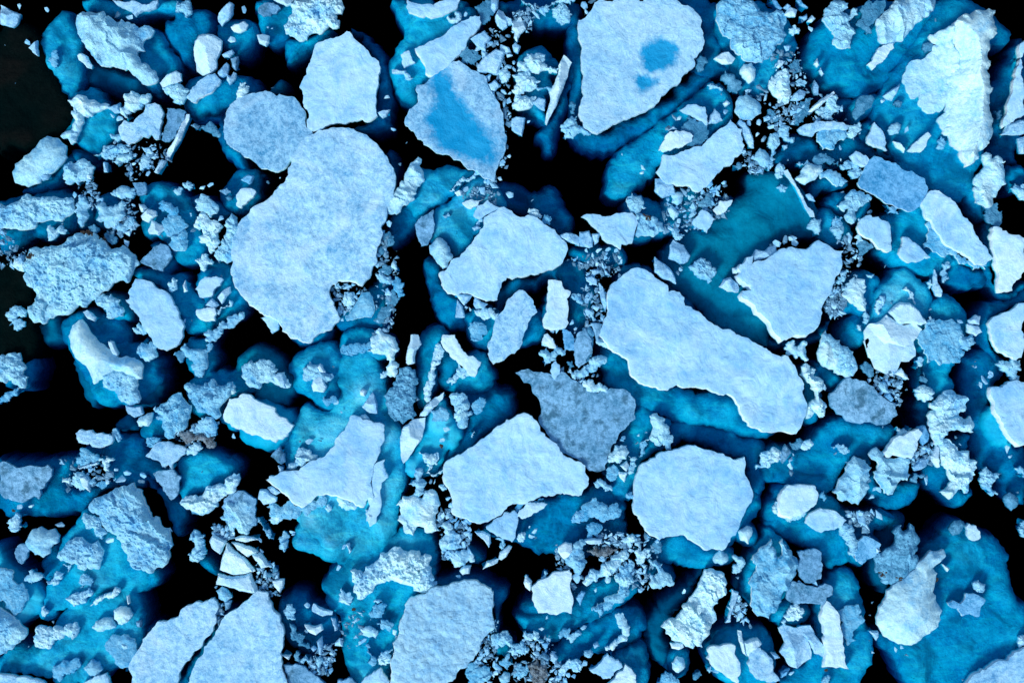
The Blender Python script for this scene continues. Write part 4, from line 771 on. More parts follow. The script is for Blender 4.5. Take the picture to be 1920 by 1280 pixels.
>S 2.2 c|1900,1260 2000,1190 2400,1120 2460,1160 2600,1060 2680,1100 2760,1200 2760,1500 2400,1640 2100,1560 1860,1480 1700,1400
R .6 w|1370,1080 1410,1070 1430,1110 1390,1110|little frill at the arrowhead floe
R .5 w|1270,990 1310,930 1340,1000 1420,955 1430,980 1340,1010 1320,1010|flying slush
B 1.0 n|15,1180 30,1110 80,1110 155,1170 150,1200 60,1225|tumbled grey cube
B .6 n|85,1095 130,1085 185,1130 150,1150 110,1130|small bent plate
R .8 b|80,1240 130,1200 200,1240 280,1190 340,1240 420,1190 500,1150 530,1200 440,1260 400,1290 300,1330 180,1330 100,1310|snowy blue rubble below the star floe
R .6 w|605,1180 680,1180 745,1220 700,1265 620,1230|frosted lump under the star floe
R .5 w|515,1250 545,1220 565,1245 540,1280|ice crumb
R 1.2 w|1060,1340 1050,1230 1100,1160 1180,1150 1240,1180 1260,1120 1320,1110 1370,1190 1360,1260 1345,1330 1375,1420 1300,1435 1200,1395 1180,1455 1110,1430|white cave shaped berg
D .2 x|1375,770 1400,780 1390,800|dirt
c 600,455,24 580,190,14 400,750,26 480,745,18 370,0,24 1310,1050,20 1340,1050,18 1400,740,20 1430,660,24 1380,590,14 1210,430,18 1440,1180,20 1460,1230,20 640,530,12 330,750,14
T 960 640 4
R .9 n|200,90 260,50 340,30 400,60 400,100 330,140 290,160 245,185|milky wedge block
R .7 w|220,0 320,0 320,20 270,40 230,30|white lip
F .8 n|290,230 300,170 330,145 360,180 360,240 320,285 300,265|pill shaped flake
R .6 n|390,0 470,0 470,25 420,38|rounded lip
F .9 g|465,100 475,0 490,-60 550,-100 570,-50 600,0 605,90 560,130 540,170 500,200 475,160|smoky grey standing slab
R .8 n|450,265 490,210 560,180 580,130 640,105 710,120 705,160 640,210 580,230 520,270 470,290|twisted white croissant
R .6 g|415,150 450,145 470,190 430,200|frosted bead
R 1.4 w|530,340 525,290 600,285 650,310 720,350 715,385 650,380 610,390 550,370|ribbed white shell on the dirty floe
F .5 g|25,235 70,215 120,205 160,230 220,228 300,250 400,235 440,280 530,330 640,390 740,350 830,355 890,390 925,440 925,580 860,640 800,700 780,760 740,820 720,900 700,960 660,975 580,970 540,920 440,860 340,810 300,750 260,690 200,600 215,480 170,400 140,320 90,310 60,260|dirty grey rotten floe
R 1.3 n|1055,545 1090,540 1150,580 1180,650 1210,730 1190,770 1195,810 1160,810 1080,780 1000,740 1050,680|white saddle block
R .3 b|950,860 960,780 1000,740 1020,770 980,860|trailing froth
S 1.6 c|880,640 930,460 1000,480 1060,560 1180,600 1200,780 1060,830 960,900 940,1000 900,1170 820,1180 740,1100 720,960 760,800|blue cell of ice with black flecks
S 2.5 c|1180,600 1320,600 1500,640 1640,680 1850,740 1900,790 1860,900 1900,1000 1850,1170 1780,1150 1760,1000 1740,860 1650,880 1400,760 1200,800|dusky shelf north of the disc floe
R 1.2 w|715,890 740,830 800,785 860,780 880,830 860,880 810,915 730,910|white clam
B .9 w|810,930 860,895 880,930 860,975 830,950|small white shoulder
B .8 w|800,978 870,980 845,1055 810,1020|white triangular fang
R .8 n|870,860 940,880 920,950 880,1000 870,940|snowy curtain
R .4 b|705,960 760,920 800,960 790,1020 740,1050 710,1020|bluish wet tile
R .5 n|610,1060 680,1040 750,1090 755,1115 700,1125 640,1100|frosted leaf
R .6 n|855,1150 890,1130 915,1160 900,1180 870,1175|little crumb west of the disc floe
R .7 b|480,1300 520,1240 590,1200 660,1210 720,1250 800,1225 825,1270 800,1320 720,1340 640,1330 560,1350 500,1340|frilled blue cushion
F .9 w|55,1265 100,1230 180,1215 265,1218 240,1250 150,1300 80,1330 40,1310|smooth white paddle under the arrowhead floe
R .6 b|0,1300 40,1220 120,1180 240,1180 200,1210 80,1230 30,1290|pale lip
F 1.3 n|920,1080 940,990 960,930 1040,880 1100,840 1200,820 1300,785 1380,780 1440,810 1530,830 1600,860 1680,890 1745,865 1750,940 1745,990 1780,1050 1810,1140 1780,1220 1750,1280 1720,1340 1640,1470 1580,1565 1450,1560 1330,1480 1240,1455 1110,1485 1040,1450 990,1380 920,1280 918,1180|round disc floe with a pointed ear
>S 2.0 c|1780,1180 1800,1080 1840,1180 1850,1260 1760,1380 1640,1520 1540,1600 1400,1620 1260,1600 1140,1540 1040,1480 1280,1480 1500,1500
R .5 n|820,720 850,710 840,750 810,745|wet crumb by the dirty floe
R .9 w|630,0 680,-30 750,50 720,55 650,25|frosted edge strip
c 560,250,20 610,255,22 640,260,18 430,230,18 950,700,16 1005,680,14 940,760,16
T 1440 640 4
R 1.2 w|125,60 150,10 190,-10 220,45 260,0 290,0 305,130 280,150 210,130 140,95|pair of white horns
R 1.4 w|380,130 385,50 430,-20 490,10 540,40 600,60 650,120 675,200 640,260 590,285 530,250 480,210 420,190|fluffy white scallop
>S 1.8 c|370,160 500,230 600,280 560,330 480,350 400,300 370,230
R 1.0 w|235,250 250,190 300,170 360,210 400,280 430,350 400,370 380,400 430,460 430,520 390,570 370,540 320,570 290,580 285,520 310,460 360,420 330,340 290,300|slender spiny white strip
>S 1.4 c|240,230 380,220 400,420 380,560 360,590 290,600 285,400
R .9 g|690,200 740,150 780,190 770,270 740,240|crinkled grey nut
B .9 w|720,0 780,-60 1080,-40 1110,60 1110,110 1060,150 1000,150 980,200 940,262 880,240 800,200 765,100|foot of the blue pyramid
B .6 w|950,240 1000,200 1060,285 1010,270|white corner chip
R .7 w|1105,150 1130,120 1170,140 1160,180 1120,200|small bright rock
S 1.5 c|1170,100 1200,60 1440,100 1390,180 1350,260 1395,310 1390,350 1260,420 1200,400 1190,250|azure wedge below the crazed crust
R .5 b|1130,-60 1200,-120 1400,-100 1540,0 1440,160 1380,150 1200,160 1180,60|scaly azure rim
R .8 w|1100,360 1150,330 1200,340 1250,380 1240,430 1180,455 1130,440|crinkled white brain
R .5 g|1140,270 1170,230 1200,290 1180,310|beaded wet crumb
F 1.2 g|470,390 520,350 560,300 640,285 740,300 800,340 840,400 900,440 960,490 980,550 920,610 850,620 760,600 700,612 600,590 530,540 480,480|brindled blue and white whale floe
R .7 n|820,330 860,300 900,360 950,370 960,400 900,390 860,380|snow flecked brash lump
B .6 b|865,410 910,385 945,430 920,455|pale blue tile
R .5 w|930,460 990,460 980,480 950,480|white crumb by the whale floe
S 1.6 c|340,720 480,600 560,580 700,620 860,620 960,680 880,800 800,830 760,860 760,960 720,900 640,860 560,960 500,1100 400,1140 300,1060 180,1060 0,1040 0,800 180,800 300,800|wide blue green berg below the whale floe
R .8 n|480,790 530,765 590,790 615,820 590,845 540,830|seal shaped chunk
R 1.6 n|490,1130 530,1060 590,980 600,930 650,860 700,880 750,920 765,1030 740,1060 740,1140 680,1225 600,1190 530,1180|pyramid of crushed snow
R .9 w|970,640 1010,660 1080,650 1060,680 1000,720 975,715|knobby shoulder block
F 2.2 w|875,830 910,780 960,720 1060,680 1130,655 1160,690 1120,750 1120,800 1080,880 1010,870 940,850 890,870|domed arm of the folded berg
R 2.0 n|760,850 820,795 880,830 900,880 1000,860 1080,880 1070,1000 1050,1045 990,1050 960,1100 940,1148 880,1140 830,1060 800,980|folded white berg with a crumbled middle
>S 2.0 c|760,1150 780,950 900,1150 1000,1060 1140,1060 1100,1180 1000,1250 880,1250
B .9 b|1120,640 1180,630 1210,700 1200,750 1160,780 1125,720|bluish shell behind the folded berg
B .7 n|1085,940 1140,880 1195,880 1190,930 1100,970|triangular sheet in black water
R .5 g|1070,1050 1100,990 1180,1000 1120,1060|wet fringe
R 2.0 w|1200,560 1220,460 1270,440 1290,410 1385,362 1440,400 1490,520 1440,560 1520,560 1545,680 1480,680 1420,660 1350,700 1320,760 1250,770 1230,690|upper white tangled berg with a blue eye
>S 2.4 c|1130,480 1230,420 1300,760 1500,680 1490,800 1420,820 1240,780 1140,600
R 1.6 w|1290,760 1340,730 1400,770 1430,820 1510,820 1530,890 1570,900 1560,1000 1510,1120 1480,1140 1430,1110 1400,1150 1320,1150 1295,1130 1380,1050 1350,980 1310,930 1290,860|lower white tangled berg with pits
>S 2.2 c|1200,880 1290,860 1380,1000 1440,1120 1530,1100 1490,1180 1410,1240 1340,1160 1240,1100 1200,1000
B 1.0 w|1220,860 1260,780 1285,790 1290,940 1270,945 1230,900|gleaming white fin
R .8 n|1590,1050 1640,940 1700,990 1755,990 1700,1050 1725,1150 1680,1160 1620,1110|antler shaped slush
R .9 g|1770,1180 1820,1130 1880,1170 1880,1220 1830,1270 1790,1230|dirty crumbled ball
F 1.6 n|1670,350 1700,340 1760,345 1820,300 1930,310 1960,400 1960,760 1880,780 1850,750 1770,620 1700,500|tall flat topped floe at the right edge
>S 2.4 c|1470,260 1560,100 1700,100 1800,260 1700,340 1680,520 1860,780 1930,780 1930,1200 1860,1180 1800,1120 1760,1000 1640,940 1580,860 1530,700 1490,500 1460,400
>S 1.2 b|1620,560 1680,500 1740,600 1840,740 1820,800 1700,760 1630,680
R .5 n|1710,170 1830,130 1890,140 1880,290 1840,300 1800,240|snow triangle above the flat topped floe
R .5 n|1855,950 1920,970 1920,1020 1880,990|edge sliver in green water
F 1.8 w|90,1190 110,1120 140,1085 220,1075 350,1080 375,1130 370,1190 340,1240 280,1280 180,1330 100,1300 80,1240|polished white block
>S 2.0 c|20,1240 90,1120 200,1060 500,1180 560,1280 700,1300 960,1300 900,1380 700,1480 560,1420 300,1500 60,1360 10,1340
R .8 w|35,1240 60,1200 110,1240 100,1300 50,1290|frosted heel of the polished block
R .6 b|385,1170 420,1120 440,1170 425,1200|foam bead
R .8 w|0,820 40,790 80,810 80,900 40,910 0,950 -90,960 -60,850|cluster of white combs
B .7 g|85,870 130,770 175,830 110,915|dark blue petal
R .6 w|245,790 320,740 345,770 320,800 260,810|white comb above black water
R .5 g|160,760 220,730 270,760 240,800 180,800|grey wet leaf
B .6 n|165,880 180,865 185,890 160,905|tiny tooth
c 420,345,24 760,295,22 1185,1040,26 1190,1010,18 170,935,30 175,980,30 190,850,14 860,640,14 505,840,16 590,905,12 1605,330,22 1625,290,34 1680,235,28 1670,260,28 1555,150,12 1540,185,14 1560,190,14 800,1110,24 780,1170,26 830,1110,26 750,1050,30 1170,800,24 1150,830,22 1120,850,24 1800,810,28 1820,860,22 1870,1130,14 860,320,22 950,330,22 990,320,20 1040,360,14 890,290,24 930,290,20 1410,720,18 1440,770,16
T 0 960 4
R .8 w|45,80 90,40 120,0 150,40 160,110 110,150 80,140|white spike crumb
R 1.2 n|190,240 210,180 240,130 300,110 350,140 400,125 440,180 430,230 370,270 370,310 320,340 260,320 220,280|two lobed snow pillow
F .5 g|105,300 130,250 190,240 215,290 200,340 160,390 130,370|grey shard beside the snow pillow
R .6 n|180,500 210,470 240,435 290,455 335,490 260,520 210,520|milky star crumb
S 1.1 b|0,280 60,400 150,480 260,540 320,620 310,720 220,780 140,830 60,900 -40,900 -40,280|azure foot of the cornered slab
R 1.6 n|-40,700 0,720 60,760 100,790 150,850 195,890 180,940 120,990 60,1030 0,1070 -40,1090|cornered slab at the left frame edge
R .5 b|-40,430 40,420 100,520 200,580 210,640 160,740 100,780 40,720 -40,690|grained azure ramp
R .6 w|345,520 420,440 475,455 465,500 400,550 360,540|white arrow crumb
R .4 w|470,390 530,395 510,450|white scrap
S 1.1 c|300,780 320,700 360,560 400,440 440,280 560,100 620,0 700,0 900,200 960,340 1100,460 1080,560 1000,610 880,580 720,600 640,720 460,700 380,810|bright blue ridge below the mottled lump
S 1.8 c|700,600 740,460 900,300 1200,460 1100,580 1010,610 880,560|green shoulder under the pitted rock
R .8 b|585,530 620,460 670,490 700,520 680,560 600,570|glossy twisted crumb
R .8 w|490,645 570,600 660,570 690,620 640,680 560,705 520,670|hatched white wedge
R .4 w|310,740 330,700 365,750 320,780|faint white tetrahedron
S 1.2 c|410,850 460,770 560,700 700,640 800,590 960,560 1020,640 1060,780 1050,920 1040,1020 980,1150 860,1150 780,1200 700,1300 460,1300 300,1200 0,1200 0,1080 240,1000 420,960|large blue crescent berg base at lower left
R .6 w|675,700 740,640 830,600 860,560 900,580 880,620 820,650 740,670|white streak on the blue crescent
R .9 w|850,740 900,705 970,720 995,770 960,820 890,840 855,800|white pumpkin shaped ball
R .5 n|690,860 760,800 840,790 870,860 790,880 740,895|foamy fan beside the pumpkin ball
R 1.0 w|255,950 300,850 360,860 420,850 500,840 555,825 595,870 540,955 480,920 400,970 310,1020 260,1000|white flatfish lump
R .5 b|790,980 830,930 960,920 1020,1000 1025,1080 980,1140 860,1130 820,1060|blue mossy cushion
R .8 w|885,1000 920,975 960,990 960,1030 910,1040|white cap on the mossy cushion
R .5 b|390,1180 440,1140 520,1120 570,1090 605,1140 560,1200 480,1210 440,1270 400,1240|pale blue coral tongue
R .6 n|625,1170 690,1100 740,1120 770,1180 740,1220 670,1220|foam button near the bottom edge
B .6 w|950,625 965,620 975,680 960,690|tiny white thorn
B .7 g|1020,820 1060,810 1060,860 1030,860|clear ice cube
F 1.0 n|-40,1200 40,1220 120,1240 180,1235 280,1260 330,1290 330,1400 -40,1400|floe corner at the bottom left
F 1.0 n|610,1290 700,1240 790,1210 820,1290 810,1400 620,1400|small plate cut by the bottom edge
R 1.0 n|1405,320 1440,280 1460,240 1420,210 1440,150 1470,135 1530,170 1535,270 1545,315 1500,355 1420,345|c shaped snowy lump
R .4 g|1440,-20 1560,-20 1540,10 1440,12|dim scrap
B .9 w|1570,220 1600,160 1700,215 1650,315 1590,270|upper left plate of the cracked fan
B 1.0 w|1648,430 1700,230 1760,290 1840,350 1915,440 1840,460 1780,468 1700,450|big middle plate of the cracked fan
B .9 w|1735,225 1800,235 1900,270 1935,300 1900,310 1860,335 1780,280|upper right plate of the cracked fan
B .9 w|1890,320 1920,305 1970,330 1985,370 1960,390 1915,360|right hand chip of the cracked fan
B .9 w|1620,540 1635,460 1740,485 1880,455 1910,530 1935,605 1860,600 1760,570|lower plate of the cracked fan
B .6 w|1760,190 1860,180 1940,205 1840,225 1770,210|narrow sliver above the cracked fan
>S 2.2 c|1480,380 1560,340 1650,460 1620,480 1540,440
R .8 n|1620,590 1660,560 1710,590 1740,640 1700,680 1640,650|snow ball below the cracked fan
B .6 g|1680,665 1735,660 1720,720 1690,735|grey thumb cube
R 1.0 n|1650,40 1680,0 1700,-80 1800,-100 1900,-60 1910,80 1880,120 1850,170 1780,130 1720,130|scallop edged snow plate
F 1.1 n|970,1190 1000,1080 1060,990 1140,870 1180,820 1250,820 1340,780 1400,700 1480,670 1600,645 1635,700 1620,830 1560,930 1500,1020 1420,1110 1340,1230 1280,1320 1220,1420 980,1420 985,1280|long floe west of the bottom channel
>S 2.4 c|940,1200 960,1100 1080,900 1150,870 1100,1000 1000,1100
F 1.2 n|1400,1290 1480,1100 1560,980 1640,860 1690,770 1740,740 1820,680 1890,620 1930,590 2000,600 2040,720 2100,800 2130,900 2120,980 2100,1060 2110,1160 2160,1290 2190,1420 1360,1420|great triangular floe at the bottom edge
>S 2.0 c|1640,840 1700,780 1720,860 1500,1100 1440,1300 1360,1320 1280,1290 1500,1040
c 215,1005,8 1280,130,18 1640,110,20 1670,150,28 1700,170,22 1740,160,24 1640,790,14 1680,770,18 1660,830,16 1620,560,14 820,210,36 400,820,18 840,150,14 450,90,28
D .2 x|1320,90 1345,85 1350,105 1325,110|dirt
T 480 960 4
B .9 w|-5,320 30,300 70,350 105,405 40,422 10,370|white cheese slice
R .6 n|30,60 60,130 110,160 130,200 100,200 50,130 10,40|pale diagonal streak of slush
R 1.2 w|90,60 100,0 180,10 195,50 140,88|crag below the star floe
R .7 n|165,200 200,145 250,190 230,260 210,300 175,270|grey hourglass crumb
R .4 g|60,470 130,400 160,440 120,480 80,490|wet frost crumb
B .8 w|125,515 210,500 205,550 180,605 140,560|white chevron
B .8 w|820,-20 910,-10 900,20 850,70 825,65|tail of the star floe hem
B .6 w|675,240 700,230 715,290 700,310|white straw
S 1.0 c|290,180 400,-40 700,-60 1020,-40 1010,100 900,200 820,280 700,350 640,390 520,360 440,310 300,270|smooth blue tail of the glowing root
R 1.1 w|1370,100 1420,75 1460,90 1510,160 1530,220 1480,280 1400,315 1380,260|standing white gnome
R 1.0 w|1470,380 1500,290 1560,280 1630,320 1640,370 1570,390 1500,415|cockscomb crust
B .8 w|1525,440 1560,400 1615,400 1600,460 1550,470|white bow
F .9 n|1725,110 1780,60 1860,0 1940,-10 1970,20 1960,100 1945,190 1920,225 1850,200 1770,150|pale wedge plate south of the arrowhead floe
B .6 n|1640,145 1700,140 1755,170 1760,230 1745,265 1700,200|grey petal plate
R .7 n|1795,200 1850,200 1870,240 1840,280|white knuckle
L .8 w|1830,300 1900,250 1920,260 1880,330 1840,360 1820,350|curled white arm upper piece
L .8 w|1700,430 1730,370 1820,350 1810,380 1750,405|curled white arm lower piece
S 2.0 c|1400,350 1440,290 1560,250 1640,290 1700,350 1640,390 1480,370|teal lens under the cockscomb
S 1.3 c|500,560 600,420 700,340 820,280 940,200 1100,130 1300,180 1330,320 1320,600 1200,620 1130,700 1060,900 1020,1200 980,1300 760,1300 700,1200 660,1050 640,980 660,880 640,780 540,700|blue valley inside the ice arch
R 2.2 w|705,440 740,430 800,460 820,410 880,390 930,330 930,310 1000,290 1040,260 1100,290 1180,290 1300,325 1315,420 1320,590 1250,612 1180,590 1100,540 1040,520 980,515 910,540 880,580 780,660 730,600 720,520|crumbling ice arch
B .8 w|1045,510 1055,405 1130,430 1220,495 1200,520 1120,535|smooth plate lying in the arch
B .8 w|960,340 990,350 1040,490 980,510 950,420|slanting plank in the arch
R .7 w|620,670 640,570 700,600 730,640 705,700 650,680|frosted foot of the arch
R .5 w|880,670 920,655 945,670 910,685|small white bowtie
R .7 b|850,750 880,700 970,690 960,760 910,790|half drowned blue puff
R .6 b|905,830 960,810 1015,830 1000,900 950,880|glittering cube in the arch pool
R .8 w|780,880 820,860 880,870 915,910 900,945 830,930|bright white nut
R .4 b|820,1000 845,990 850,1060 900,1100 880,1150 830,1130|half moon slush
R .8 w|915,1110 1000,1040 1025,1035 1010,1090 960,1145 920,1140|white bird wing
F 1.0 n|790,1290 860,1220 930,1170 960,1220 1000,1270 1000,1360 780,1360|peak of a plate at the bottom edge
F .6 g|610,1260 720,1250 760,1290 740,1360 600,1340|grey cap at the bottom edge
F 1.4 r|1010,1290 1010,1130 1040,1050 1030,990 1080,900 1080,830 1110,770 1130,680 1160,640 1240,620 1330,565 1400,560 1480,530 1560,510 1660,515 1730,560 1780,610 1770,720 1790,860 1740,910 1690,970 1640,1080 1580,1160 1500,1210 1420,1280 1380,1400 1000,1400|rough quilted floe at the bottom centre
>S 2.2 c|1340,540 1540,480 1700,500 1790,570 1860,580 1860,640 1800,720 1810,880 1760,880 1760,600 1400,580
B .6 w|1750,600 1780,590 1785,700 1775,720 1755,690|peg on the rim of the quilted floe
R .7 n|200,740 270,690 295,740 295,805 230,790|white dart crumb
B .7 n|430,685 500,720 575,745 570,770 500,780 420,740|grey triangular wing
B .6 n|560,790 595,800 612,880 590,890|grey comma
B .7 w|360,840 430,855 490,840 505,880 450,920 400,900|white trapezoid chip
R .8 g|250,830 300,880 350,920 400,990 410,1020 370,1010 300,960 265,900|grey frosted club
B .6 n|455,970 495,930 500,1000 490,1070 470,1060|smooth narrow fin
B .5 n|410,1020 430,1000 455,1020 430,1045|bead between fins
S 2.2 c|180,680 300,600 420,700 560,720 620,860 600,960 520,1040 380,1080 260,1000 200,900|deep blue bed east of the triangular floe
R .7 n|330,1120 370,1070 420,1100 425,1140 380,1110 340,1140|white crescent hook
R .6 g|285,1070 300,1040 325,1100 320,1140 290,1110|grey upright crumb
R .7 n|445,1090 480,1075 500,1120 480,1160 480,1215 460,1215 460,1150|grey ice key
B .5 w|190,1070 265,1065 245,1105|white boat shaped chip
F 1.0 g|200,1150 290,1140 380,1180 480,1260 540,1320 540,1420 280,1420 240,1270|dark dappled slab at the bottom edge
R .8 n|1760,940 1830,915 1920,940 1920,990 1830,1000|snowy hood in the brash
>S 1.8 c|1740,960 1920,980 1940,1080 1880,1090 1800,1070
R .9 b|1570,1200 1620,1130 1720,1150 1770,1200 1740,1260 1680,1300 1600,1290|blue bat winged rubble
R .8 n|1820,1240 1860,1200 1905,1210 1900,1270 1850,1300|snow knob at the bottom edge
R .6 b|1820,1120 1900,1060 1930,1140 1890,1180 1840,1150|pale blue splash crumb
c 620,415,24 660,260,20 655,905,20 1340,530,24 1400,20,30 1340,60,24 1440,30,26 1510,100,30 1550,110,24 1580,160,28 1520,180,24 1560,240,26 1600,130,22 1470,60,22 1500,50,20 1450,0,22 1520,480,22 1815,820,12 385,700,24 520,1060,26 550,1100,26 570,1060,22 540,1130,20 560,1190,22 520,1180,22 590,1110,18 520,1010,20 1720,1110,24 1670,1100,20 1690,1050,22 1730,1020,22 1760,1070,20 1780,1130,22 1800,1200,22 1710,960,18 1040,900,22 1050,930,18 30,210,22 40,290,20 20,450,20 10,480,16 60,560,20 30,580,18 370,890,22 270,150,24 280,170,20 400,1160,18
D .2 x|715,715 740,705 745,735 720,735|dirt
T 960 960 4
R .7 w|40,190 70,150 100,170 100,200 80,225|white drop
R .8 n|450,50 480,0 540,-10 560,40 520,60 490,80|pale thimble
B .9 w|345,265 400,225 450,235 460,290 430,330 390,352 355,310|smooth round lozenge
R 1.1 n|390,350 430,330 460,240 510,205 555,240 545,330 540,420 515,465 450,420 400,380|crusted wedge behind the lozenge
R .7 b|555,120 580,90 640,80 680,120 660,150 650,190 570,200|little blue tower
B .9 w|535,210 600,195 675,200 675,235 600,240 560,230|gondola shaped chip
R .6 x|560,290 640,260 720,250 800,270 780,300 700,330 620,320|brown dirty slush
R .9 w|815,215 860,190 910,165 945,205 900,230 840,230|white tiara
R 1.1 w|530,530 560,480 640,440 700,370 780,320 840,285 880,320 840,370 790,420 750,450 730,530 700,520 690,480 640,520 560,555|long snowy slipper
R .9 n|765,470 800,420 850,400 880,360 920,400 890,450 915,510 890,540 810,550 780,520|mitten shaped snow lump
>S 1.6 c|600,560 760,480 880,420 940,500 930,600 860,660 780,720 640,800 540,830 440,900 340,970 240,960 120,880 70,820 60,760 160,760 440,740 480,640
R 1.0 b|600,740 640,680 700,640 760,620 810,550 880,545 885,600 820,680 720,740 660,790|knobbed frosty caterpillar
R .9 w|920,300 950,270 1010,300 1010,340 970,395 940,360|white tooth in the brash
R .9 n|1030,350 1080,360 1130,390 1140,440 1200,490 1220,530 1150,550 1110,575 1050,570 1030,530 1100,450 1050,390|crumpled leaf of ice by black water
>S 2.0 c|1030,345 1120,360 1190,420 1225,520 1120,560 1040,500
F 1.0 w|150,560 210,510 320,450 430,430 435,560 445,760 330,770 200,755 155,660|white bread slice shaped floe
B .8 w|88,530 105,470 150,520 135,590 100,560|small arrowhead block
R .6 n|220,490 240,440 270,460 240,510|foam wick
B .4 b|480,640 520,590 550,600 510,700|sunken blue triangle
S 2.2 c|60,760 150,640 400,600 600,520 900,480 920,600 700,780 500,840 360,970 200,950 80,880|turquoise slab south of the bread slice floe
R .5 b|355,900 400,870 440,880 400,940 355,945|faint foam spot
R .7 n|410,955 440,920 500,885 515,900 470,955|seam block
R .8 w|785,800 800,755 840,780 880,890 875,930 830,920 800,860|white hockey stick upper part
R .7 w|700,1010 760,970 820,920 870,930 790,1000 730,1030|white hockey stick lower part
S 2.3 c|560,840 700,780 880,720 980,800 1000,880 940,960 840,1030 700,1060 560,1060 400,1160 300,1060 350,1000 480,930|dusky teal platform at the bottom
R .8 w|80,930 100,890 160,910 200,905 240,970 210,980 160,945 100,955|white wave crumb
R .8 n|-40,1050 -30,990 40,990 130,1030 110,1055 40,1050|snowy bank crumb
B .6 g|210,1080 240,1050 290,1090 270,1115|grey chip
B .6 n|290,1060 310,1045 345,1090 320,1140 295,1110|pale wedge chip
R .9 x|120,1170 180,1100 260,1150 270,1230 240,1290 170,1300 140,1220|mottled brown cobble
R .8 b|10,1240 40,1140 110,1140 120,1200 60,1250|blue ice hook
R .9 w|360,1150 430,1100 500,1110 530,1150 510,1200 450,1170 410,1190 390,1235|white sheepskin lump
R .6 n|540,1040 590,1030 610,1060 580,1090|tumbling white crumbs
B .5 n|610,990 640,970 655,1000 620,1020|small wet cap
F 1.0 n|580,1180 630,1160 715,1065 800,1110 830,1160 740,1245 640,1215|square plate at the bottom edge
F 1.0 w|720,1290 830,1190 850,1140 880,1165 930,1220 925,1290 900,1380 700,1380|white plate under the square plate
S 1.2 c|780,1080 900,1030 980,1000 1010,1100 1025,1200 1000,1300 900,1380 820,1300 820,1160|vivid blue pane at the bottom edge
R 1.5 w|1120,860 1180,800 1260,760 1290,690 1350,630 1400,540 1440,450 1500,425 1560,445 1605,500 1600,560 1550,650 1530,760 1500,840 1470,930 1430,1015 1360,980 1360,1025 1290,990 1200,960|white boot of snow with a rough sole
>S 2.8 d|1000,860 1100,700 1300,560 1440,420 1400,520 1280,720 1120,880 1200,1000 1160,1140 1060,1080
S 1.6 c|1030,260 1100,200 1240,170 1340,210 1460,290 1640,280 1640,380 1500,400 1400,420 1280,400 1160,380 1030,340|teal foot south of the disc floe
R .9 n|1510,340 1560,285 1610,310 1615,370 1570,395 1520,380|frosted cob
R .5 g|1040,280 1080,210 1130,250 1120,290 1070,310|wet foam patch
R 1.0 w|1700,150 1760,105 1800,115 1800,170 1770,240 1715,210|white fist
>S 1.6 c|1690,160 1760,90 1840,150 1830,230 1780,260 1700,210
R .8 n|1655,340 1690,330 1750,390 1710,450 1655,450|snowy notch crumb
B .8 n|1650,580 1700,600 1680,680 1650,740 1640,820 1600,830 1640,680|thin pale fin standing alone
B .7 w|1185,980 1280,975 1290,1010 1250,1030 1200,1020|frosted tag
R .9 w|1200,1130 1240,1080 1290,1100 1300,1160 1250,1205 1210,1180|white drum shaped lump
>S 1.6 c|1180,1100 1240,1040 1320,1060 1330,1180 1300,1230 1220,1240
F 1.0 w|1475,1015 1560,1005 1675,1000 1680,1080 1695,1290 1620,1240 1530,1180 1465,1100|white shield plate at the bottom edge
B 1.0 w|1740,970 1840,940 1875,985 1820,1040 1770,1080 1750,1040|upper chunk of the split pale slab
F 1.2 n|1780,1080 1840,1010 1920,1070 1960,1120 2010,1260 1880,1260 1790,1200|lower chunk of the split pale slab
B .6 w|1695,885 1720,890 1760,1080 1730,1050 1700,950|upright strip beside the split slab
S 1.5 c|1560,900 1700,870 1900,900 1960,1010 1960,1300 1660,1300 1500,1160 1460,1040|blue ground of the shield plate
R .8 b|1120,1240 1150,1195 1200,1210 1260,1290 1200,1360 1120,1330|bluish scalp at the bottom edge
R .7 g|1360,1220 1410,1190 1425,1220 1380,1260|frosty twig
R .6 n|1465,1180 1500,1150 1510,1190 1480,1205|small bead cluster
c 1775,495,14 1290,595,22 1780,850,28 1690,490,14 1690,720,30 1720,770,26 1700,640,26 1740,700,24 480,490,40 460,570,18 630,580,18 520,490,20 260,790,16 220,875,20 545,870,26 970,580,34 985,520,22 960,480,22 1000,440,26 990,400,24 1010,500,18 960,430,20 700,180,22 740,170,20 780,190,22 760,220,18 800,240,20 880,240,26 940,230,28 900,280,24 680,160,16 850,270,20 420,380,22 380,360,20 330,340,18 330,390,18 370,410,16 200,1020,24 180,1060,22 240,1010,16 150,1000,22 320,1160,18 330,1200,20 300,1250,24 340,1240,24 420,1220,22 460,1230,22 400,1260,22 1530,1190,22 1600,1270,30 545,1130,30 130,110,18 170,140,20 150,180,26 180,190,18
T 1440 960 4
R 1.8 b|-110,330 -70,300 -10,250 25,200 20,260 60,280 70,360 110,300 90,230 110,200 180,290 220,345 210,440 170,560 120,590 100,640 70,740 10,800 -40,780 -130,700 -120,600 -110,480 -80,400 -120,360|blue hollow berg with bright rims
>S 1.3 c|-200,560 -120,380 -60,260 0,130 60,180 160,280 180,400 160,560 60,700 -20,760 -120,660
R .5 w|120,550 175,545 170,595 140,590|frothy dot on the bright rimmed berg
S 1.8 c|0,100 80,30 300,40 540,110 600,200 620,350 560,380 460,425 410,360 330,270 220,240 100,190|teal bed south of the folded berg
F 1.1 n|285,85 310,10 400,-30 520,0 590,60 560,100 500,130 400,155 340,125|smooth plate in front of the folded berg
R .8 n|80,0 130,-60 220,-60 290,-20 250,40 190,60 130,50|foamy slope of the polished block
R .8 n|530,100 570,80 650,130 660,200 670,260 650,350 610,320 590,240 560,180|pale blue bracket west part
